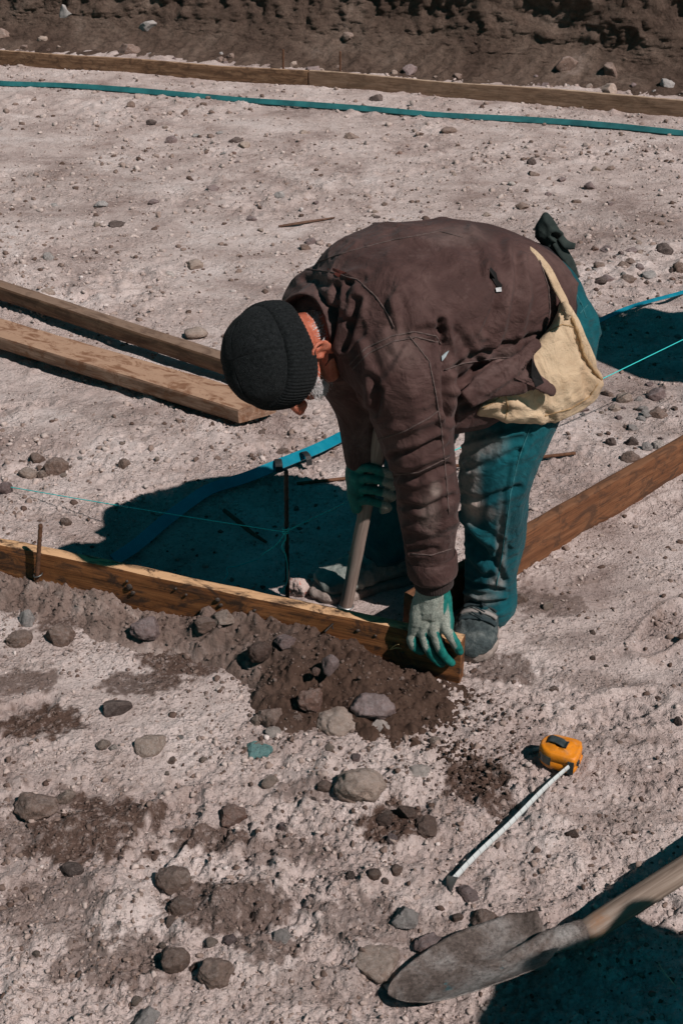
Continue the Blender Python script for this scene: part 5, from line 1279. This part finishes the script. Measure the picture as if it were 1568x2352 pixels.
    for pts in [[(1215,985),(1188,1060),(1172,1130),(1162,1200),(1152,1280),(1138,1350)], [(1300,640),(1335,700),(1345,730)], [(1290,560),(1318,600),(1330,640)], [(1330,720),(1348,700)]]:
        l = surf_line(lt, pts, .0005)
        if len(l) > 3: v, f = tube(l, .0016 * (1 + .3 * np.sin(np.arange(len(l)) * 2)), 6); obj("seam", mesh_np("seam", v - lb, f), TS, jn)
    # ---------------- undershirt, belt, apron string
    w0 = PEL + (.02, .010, .0); wax = nv(.80, .42, -.22)
    def waist(c, ax, ra, rb, h, mat, name, th=.004, drop=0.0):
        l = LT - ax * (LT @ ax); l /= np.linalg.norm(l); n = np.cross(ax, l); n = n if n[2] > 0 else -n
        a = np.linspace(0, 2 * math.pi, 72, endpoint=False); rows = []
        for z, o in [(-h, 0), (-h, th), (h, th), (h, 0)]:
            rows.append(c + np.outer(np.cos(a) * (ra + o), l) + np.outer(np.sin(a) * (rb + o), n) + np.outer(z + 0 * a, ax))
        return child(name, np.array(rows).reshape(-1, 3), grid_faces(4, 72, True), mat, R)
    SHIRT = simple("black_shirt", (.010, .007, .009), (.022, .015, .018), 30, .9)
    v, f = tube([w0 - wax * .10, w0 - wax * .04, w0 + wax * .01, w0 + wax * .03], [.150, .149, .145, .12], 48, up=(0, 0, 1), ry=[.188, .186, .182, .14]); v = wrinkle(v, f, .003, 18, 170)
    child("shirt", v, f, SHIRT, R)
    LEA = simple("red_brown_leather", (.11, .028, .018), (.17, .048, .032), 40, .6)
    CAN = cloth_mat("cream_canvas", (.32, .215, .135), (.46, .335, .22), (.57, .44, .305), 8, 500, .0012, .9, (.27, .16, .08), .75, 9)
    # ---------------- canvas nail apron
    ay = lambda x, y: 2.530 + (x - 1240) * .00052 - (y - 850) * .00012
    v, f = pillow([(1292,688),(1312,712),(1330,745),(1345,790),(1366,835),(1386,868),(1378,900),(1345,930),(1300,955),(1250,968),(1190,972),(1135,962),(1097,946),(1112,920),(1150,880),(1200,820),(1245,770),(1275,725)], ay, .046, sub=110, nr=26)
    v = wrinkle(v, f, .004, 13, 180)
    v = fold(v, f, [([(1300,700),(1325,770),(1345,830),(1378,868)], 7, .010), ([(1310,715),(1338,785),(1362,845)], 6, -.008), ([(1180,905),(1215,930),(1262,955)], 9, .007), ([(1150,915),(1160,945)], 7, .007), ([(1230,880),(1245,925),(1240,965)], 10, -.004), ([(1340,850),(1350,905)], 8, .008), ([(1110,935),(1180,925),(1230,935)], 8, -.005)])
    ap = child("canvas_apron", v, f, CAN, R, attrs={"dust": np.zeros(len(v))}); ab = root_base(ap)
    at = bvh(v, f); THR = simple("apron_thread", (.22, .13, .06), (.36, .24, .13), 120, .9)
    for pts, rd_ in [([(1304,712),(1325,760),(1340,815),(1362,850),(1380,872)], .0035), ([(1108,938),(1130,925),(1158,905),(1166,890)], .0018), ([(1160,905),(1166,935),(1160,962)], .0016), ([(1372,880),(1352,912),(1310,938),(1250,955)], .0016), ([(1262,760),(1290,745),(1322,752)], .0014)]:
        l = surf_line(at, pts, .0006)
        if len(l) > 3: v2, f2 = tube(l, rd_ * (1 + .3 * np.sin(np.arange(len(l)) * 1.9)), 6); obj("hem", mesh_np("hem", v2 - ab, f2), THR, ap)
    STR = [PY(1196,558,2.66), PY(1228,582,2.62), PY(1258,620,2.585), PY(1280,665,2.56), PY(1296,695,2.545), PY(1302,715,2.535)]
    v, f = ribbon(STR, [.008,.012,.016,.018,.016,.012], .004, up=(.3, -.8, .5), sub=30); obj("apron_string", mesh_np("apron_string", v - ab, f), CAN, ap)
    v, f = capsule([PY(1296,700,2.52), PY(1304,715,2.512), PY(1300,728,2.51)], [.008, .010, .006], sub=8); v = wrinkle(v, f, .003, 60, 185); obj("apron_knot", mesh_np("apron_knot", v - ab, f), CAN, ap)
    BT = [PY(1262,598,2.70), PY(1278,622,2.665), PY(1292,650,2.635), PY(1298,678,2.62), PY(1296,700,2.61)]
    v, f = ribbon(BT, [.014,.03,.036,.032,.02], .005, up=(.75, -.45, .5), sub=30); child("belt", v, f, LEA, R)
    # ---------------- black cloth tucked in the back pocket
    by = lambda x, y: 2.80 + (x - 1270) * .0002
    GL = simple("black_green_cloth", (.008, .014, .013), (.022, .032, .028), 40, .85, .002, 90)
    v, f = pillow([(1226,545),(1230,520),(1240,502),(1252,490),(1266,500),(1282,522),(1292,545),(1290,575),(1278,590),(1262,588),(1245,566)], by, .030, sub=64, nr=16); v = wrinkle(v, f, .004, 20, 190)
    v = fold(v, f, [([(1270,540),(1285,548),(1290,570)], 5, .014)])
    ck = child("tucked_cloth", v, f, GL, R); cb = root_base(ck)
    for pts, w in [([(1285,545),(1300,562),(1320,566)], [.016,.020,.012]), ([(1275,555),(1292,580),(1308,605),(1324,640)], [.022,.026,.022,.012]), ([(1272,575),(1284,600),(1300,628)], [.02,.024,.016])]:
        q = [PY(x, y, 2.775 - k * .004) for k, (x, y) in enumerate(pts)]; v, f = ribbon(q, w, .005, up=(.2, -.8, .5), sub=20); obj("cloth_fold", mesh_np("cloth_fold", v - cb, f), GL, ck)
    # ---------------- gloves
    gl = NT("work_glove"); co = gl.coord(); knit = gl.ramp(gl.noise(co, 260, 5, .75), [(.3, (.10, .115, .10)), (.5, (.21, .225, .195)), (.7, (.36, .37, .32))])
    knit = gl.mix(gl.ramp(gl.noise(co, 28, 6), [(.5, 0.0), (.7, .5)]), knit, (.22, .19, .15))
    coat = gl.ramp(gl.noise(co, 60, 6, .7), [(.35, (.003, .075, .066)), (.6, (.004, .135, .115)), (.8, (.03, .20, .17))])
    cf = gl.ramp(gl.attr("coat"), [(.42, 0.0), (.58, 1.0)])
    GLV = gl.done(gl.mix(cf, knit, coat), gl.ramp(gl.attr("coat"), [(.4, .95), (.6, .6)]), gl.bump(gl.noise(co, 500, 3), .0008, .8, gl.bump(gl.noise(co, 90, 4), .002, .5)), spec=.25)
    GP = []; FG = [[(951,1450,.012),(945,1470,.020),(952,1486,.018),(966,1496,.012)], [(971,1453,.016),(980,1483,.024),(995,1508,.020),(1013,1525,.013)], [(998,1452,.018),(1008,1484,.026),(1022,1508,.021),(1036,1522,.013)], [(1024,1445,.014),(1037,1464,.022),(1048,1482,.019),(1055,1496,.013)]]
    WB = [(968,1375),(985,1372),(1003,1370),(1018,1372)]
    tips = []
    for q, w in zip(FG, WB):
        p = [near_face(*a) for a in q]; GP.append(capsule(p, [.0125, .0122, .0112, .0098], 12, sub=14)); tips.append((p[1], p[-1]))
        GP.append(capsule([PY(w[0], w[1], 2.425), PY((w[0] + q[0][0]) / 2, 1412, 2.413), p[0]], [.019, .0185, .0148], sub=10))
    GP.append(capsule([PY(993, 1342, 2.428), PY(993, 1365, 2.428), PY(990, 1395, 2.425)], [.036, .038, .038], sub=8, up=(0, 1, 0), ry=[.038, .040, .042]))
    GP.append(capsule([PY(962, 1385, 2.44), near_face(955, 1418, -.02), near_face(958, 1440, -.05), near_face(968, 1460, -.052)], [.018, .016, .0135, .011], sub=12))
    GP.append(capsule([PY(1020, 1390, 2.45), near_face(1028, 1420, -.012), near_face(1030, 1440, -.02)], [.014, .014, .012], sub=8))
    v, f = remesh(GP, .0024, 3, .5); n = normals(v, f); v = v + n * (.0009 * pn3(v, 90, 200) + .0012 * (.4 - np.abs(pn3(v * (1, 1, 2.2), 32, 201))))[:, None]
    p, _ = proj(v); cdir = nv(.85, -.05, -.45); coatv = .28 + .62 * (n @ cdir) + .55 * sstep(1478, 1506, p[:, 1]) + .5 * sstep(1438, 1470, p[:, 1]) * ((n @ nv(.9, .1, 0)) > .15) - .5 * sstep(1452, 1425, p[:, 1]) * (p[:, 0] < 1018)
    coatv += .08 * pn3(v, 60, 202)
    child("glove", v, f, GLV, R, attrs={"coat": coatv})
    # far hand round the tool shaft
    Yh = 2.685; GP = []
    GP.append(capsule([PY(840, 1052, Yh + .02), PY(826, 1085, Yh + .012), PY(822, 1120, Yh + .008)], [.034, .036, .028], sub=10))
    GP.append(capsule([PY(818, 1095, Yh - .008), PY(812, 1135, Yh - .016), PY(818, 1168, Yh - .018)], [.021, .0165, .0135], sub=10))
    for k in range(4):
        y = 1076 + 25 * k; sx = [0, 6, 4, -6][k]
        GP.append(capsule([PY(822, y + 2, Yh - .012), PY(846 + sx * .5, y - 2, Yh - .036), PY(878 + sx, y + 6, Yh - .032), PY(897 + sx, y + 16, Yh - .006), PY(884 + sx, y + 22, Yh + .018)], [.0105, .0112, .0108, .0102, .009], sub=18))
    v, f = remesh(GP, .0022, 2, .5); n = normals(v, f); p, _ = proj(v)
    coatv = .75 - .6 * sstep(868, 892, p[:, 0]) + .3 * pn3(v, 50, 203)
    child("glove", v, f, GLV, R, attrs={"coat": coatv})
    # ---------------- boots
    bt = NT("dusty_leather"); co = bt.coord(); col = bt.ramp(bt.noise(co, 22, 7, .7, .4), [(.32, (.014, .020, .022)), (.47, (.045, .060, .062)), (.6, (.13, .145, .14)), (.75, (.24, .22, .20))])
    LEATH = bt.done(col, .7, bt.bump(bt.noise(co, 90, 6, .75), .007), spec=.3)
    LIT_LEATH = simple('lit_tint_leather', (.12, .14, .13), (.27, .285, .26), 24, .75, .002, 90)  # leather colour lightened so the far boot's upper looks lit
    SOLE = simple("muddy_sole", (.20, .155, .135), (.33, .27, .24), 40, .95, .006, 90)
    DRUB = simple("dark_boot_fabric", (.012, .020, .022), (.03, .045, .05), 40, .9, .001)
    PAD = simple("grey_tongue", (.17, .15, .14), (.27, .245, .23), 60, .9, .001, 400)
    for heel, toe, mudtoe in [((.376, 2.735), (.306, 2.478), False), ((.205, 2.875), (-.066, 2.768), True)]:
        h = np.array([*heel, 0.0]); tdir = np.array([*toe, 0.0]) - h; Lh = np.linalg.norm(tdir); tdir /= Lh; lat = np.array([-tdir[1], tdir[0], 0]); z0 = float(ground_h(*(h + tdir * Lh / 2)[:2])) - .002
        BS = 1.22 if mudtoe else 1.08
        def sec(s, w, zb, zt): return h + tdir * (s * Lh) + (0, 0, z0 + (zb + zt) / 2 * BS), w * BS, (zt - zb) / 2 * BS
        secs = [sec(.02, .022, .02, .075), sec(.08, .036, .016, .10), sec(.25, .038, .016, .115), sec(.42, .040, .016, .098), sec(.58, .045, .016, .082), sec(.75, .048, .016, .068), sec(.90, .040, .016, .058), sec(.975, .026, .018, .046)]
        up_ = tube([s[0] for s in secs], [s[2] for s in secs], 24, up=(0, 0, 1), ry=[s[1] for s in secs], power=2.5)
        ank = capsule([h + tdir * (.24 * Lh) + (0, 0, z0 + .07), h + tdir * (.22 * Lh) + (0, 0, z0 + .15)], [.045, .047], sub=6)
        v, f = remesh([up_, ank], .004, 5, .5); v = wrinkle(v, f, .0036, 30, 210)
        o = child("boot", v, f, LIT_LEATH if mudtoe else LEATH, R); ob_ = root_base(o)
        ss = [(.0, .026), (.06, .038), (.25, .041), (.42, .040), (.58, .046), (.76, .052), (.90, .045), (.97, .032), (1.0, .016)]
        sp = [h + tdir * (s * Lh) + (0, 0, z0 + .015) for s, _ in ss]
        v, f = tube(sp, [.016] * len(ss), 20, up=(0, 0, 1), ry=[w * BS for _, w in ss], power=5, sub=24); 
        if mudtoe: v = v + normals(v, f) * (.003 * pn3(v, 60, 211))[:, None]
        obj("sole", mesh_np("sole", v - ob_, f), SOLE, o)
        # rubber toe bumper
        tp = [h + tdir * (s * Lh) + (0, 0, z0 + zc) for s, zc in ((.80, .040), (.92, .036), (.985, .030), (1.005, .026))] if not mudtoe else [h + tdir * (s * Lh) + (0, 0, z0 + zc) for s, zc in ((.80, .018), (.93, .018), (.99, .018), (1.01, .018))]
        v, f = capsule(tp, [.022, .021, .019, .014] if mudtoe else [.030, .026, .018, .010], sub=10, up=(0, 0, 1), ry=[.0505 * BS, .044 * BS, .033 * BS, .018 * BS]); v = v + normals(v, f) * (.0022 * (.3 - np.abs(pn3(v, 55, 212))))[:, None]
        obj("toe_cap", mesh_np("toe_cap", v - ob_, f), SOLE if mudtoe else LEATH, o)
        bt_tree = bvh(*remesh([up_, ank], .006, 4, .5))
        def topz(pt):
            q = bt_tree.ray_cast(Vector((pt[0], pt[1], .3)), Vector((0, 0, -1))); return float(q[0].z) if q[0] is not None else z0 + .03
        def over(s, w, dz): 
            out = []
            for x in np.linspace(-w, w, 9):
                c = h + tdir * (s * Lh) + lat * x; out.append(np.array([c[0], c[1], topz(c) + dz]))
            return out
        for s_, w_, wd_, mt_ in ([(.47, .030, .030, PAD), (.58, .040, .016, DRUB), (.66, .043, .012, PAD), (.73, .045, .014, DRUB)] if not mudtoe else [(.50, .036, .02, DRUB), (.62, .042, .014, PAD)]):
            v, f = ribbon(over(s_, w_, .003), wd_, .006, sub=18); obj("strap", mesh_np("strap", v - ob_, f), mt_, o)
        if not mudtoe:
            for k in range(5):
                s1 = .42 + .07 * k; l = [over(s1, .016, .010)[i] for i in (0, 4, 8)]
                v, f = tube(np.array([l[0], l[1] + tdir * .012, l[2] + tdir * .02]), .0018, 6, sub=8); obj("lace", mesh_np("lace", v - ob_, f), DRUB, o)
    # ---------------- tool shaft in the far hand
    b0 = PY(793, 1398, 2.715); top = PY(884, 945, 2.655); ax = (top - b0) / np.linalg.norm(top - b0)
    r = thing("digging_tool", "long worn wooden tool shaft with steel collar, gripped in the worker's far glove", "tool", b0)
    W = NT("grey_shaft_wood"); q = Vector(ax).to_track_quat('X', 'Z').inverted().to_euler(); mp = W.n("ShaderNodeMapping"); mp.inputs['Rotation'].default_value = q; W.l(W.tc.outputs['Object'], mp.inputs[0])
    m2 = W.n("ShaderNodeMapping"); m2.inputs['Scale'].default_value = (2, 50, 50); W.l(mp.outputs[0], m2.inputs[0]); g = W.noise(m2.outputs[0], 3, 6, .65, .5)
    SW = W.done(W.ramp(g, [(.3, (.13, .09, .07)), (.5, (.21, .155, .13)), (.7, (.30, .235, .20))]), .8, W.bump(g, .001))
    p = np.linspace(b0, top, 40); v, f = tube(p, np.interp(np.linspace(0, 1, 40), [0, .4, 1], [.0165, .0165, .0185]), 18); v = v + .0008 * np.stack([pn3(v, 18, 220 + k) for k in range(3)], 1)
    child("shaft", v, f, SW, r)
    child("collar", *tube([b0 - ax * .03, b0 - ax * .028, b0 + ax * .012, b0 + ax * .014], [.016, .0205, .0195, .016], 20), STEEL, r)
    hd = b0 - ax * .03; v, f = capsule([hd + (.0, 0, .002), hd - ax * .03], [.019, .016], sub=6); child("socket", v, f, DARKMETAL, r)

# ================================================================== TWO MORE PEOPLE JUST OUTSIDE THE PICTURE (their shadows reach in)
def bystander(label, pel, neck, head, hd, feet, hands, lat, cols):
    pel, neck, head, lat = (np.array(q, float) for q in (pel, neck, head, lat)); base = np.array([*(np.mean(np.array(feet)[:, :2], 0)), 0.0])
    sh = [neck + lat * .19 - (0, 0, .05), neck - lat * .19 - (0, 0, .05)]; hip = [pel + lat * .095, pel - lat * .095]
    P = [capsule([pel, (pel + neck) / 2, neck - (neck - pel) * .08], [.12, .125, .10], sub=12, ry=[.15, .16, .17], up=np.cross(lat, neck - pel)), capsule([neck, head], [.05, .055], sub=5), ellipsoid(head, np.eye(3), (.078, .09, .105))]
    J, T = [capsule([pel, (pel + neck) / 2, neck - (neck - pel) * .1], [.15, .155, .12], sub=12, ry=[.19, .20, .20], up=np.cross(lat, neck - pel))], [ellipsoid(pel, np.eye(3), (.18, .17, .15))]
    for s, h, e in zip(sh, hands, (1, -1)):
        h = np.array(h, float); m = (s + h) / 2 + lat * e * .06 - (0, 0, .05)
        P.append(capsule([s, m, h], [.055, .042, .028], sub=12)); J.append(capsule([s, m, h + (m - h) * .15], [.085, .065, .05], sub=12))
        P.append(ellipsoid(h, np.eye(3), (.045, .045, .05)))
    for s, a in zip(hip, feet):
        a = np.array([*a[:2], .08]); k = (s + a) / 2 + (neck - pel) * (.12, .12, 0)
        P.append(capsule([s, k, a], [.08, .055, .04], sub=12)); T.append(capsule([s, k, a], [.11, .08, .065], sub=12))
        P.append(capsule([a - (0, 0, .03), a + np.array([-.1, .05, -.04])], [.045, .04], sub=5))
    v, f = remesh(P, .014, 3); R = obj("person", mesh_np("person", v - base, f), bpy.data.materials["skin"]); R.location = base; tag(R, label, "person")
    v, f = remesh(J, .014, 4); v = wrinkle(v, f, .006, 10, 301); child("jacket", v, f, cols[0], R)
    v, f = remesh(T, .014, 4); v = wrinkle(v, f, .006, 10, 302); child("trousers", v, f, cols[1], R)
    v, f = ellipsoid(head + (0, 0, .03), np.eye(3), (.09, .105, .095)); child("knit_hat", v, f, cols[2], R)
def build_bystanders():
    a = simple("grey_jacket", (.05, .05, .055), (.09, .09, .095), 8); b = simple("dark_trousers", (.02, .022, .03), (.04, .042, .05), 8); c = simple("dark_hat", (.01, .01, .012), (.02, .02, .022), 20)
    bystander("stooping helper in grey outside the right lower corner, only the shadow in the picture", (1.45, .52, .92), (1.09, .835, 1.10), (1.02, .89, .95), None, [(1.57, .63), (1.31, .35)], [(1.17, 1.03, .62), (.97, .59, .62)], nv(.66, .75, 0), (a, b, c))
    bystander("helper standing outside the right edge, only the shadow in the picture", (2.02, 3.74, .92), (2.0, 3.76, 1.45), (1.99, 3.77, 1.60), None, [(2.08, 3.82), (1.98, 3.64)], [(2.17, 3.86, .95), (1.89, 3.58, .95)], nv(.66, .75, 0), (a, b, c))
# ================================================================== BUILD
build_ground(); build_bank(); build_heap(); build_gravel(); build_stones()
build_timber(); build_strips(); build_stakes(); build_tape(); build_shovel()
if 'build_worker' in globals(): build_worker()
if 'build_bystanders' in globals(): build_bystanders()
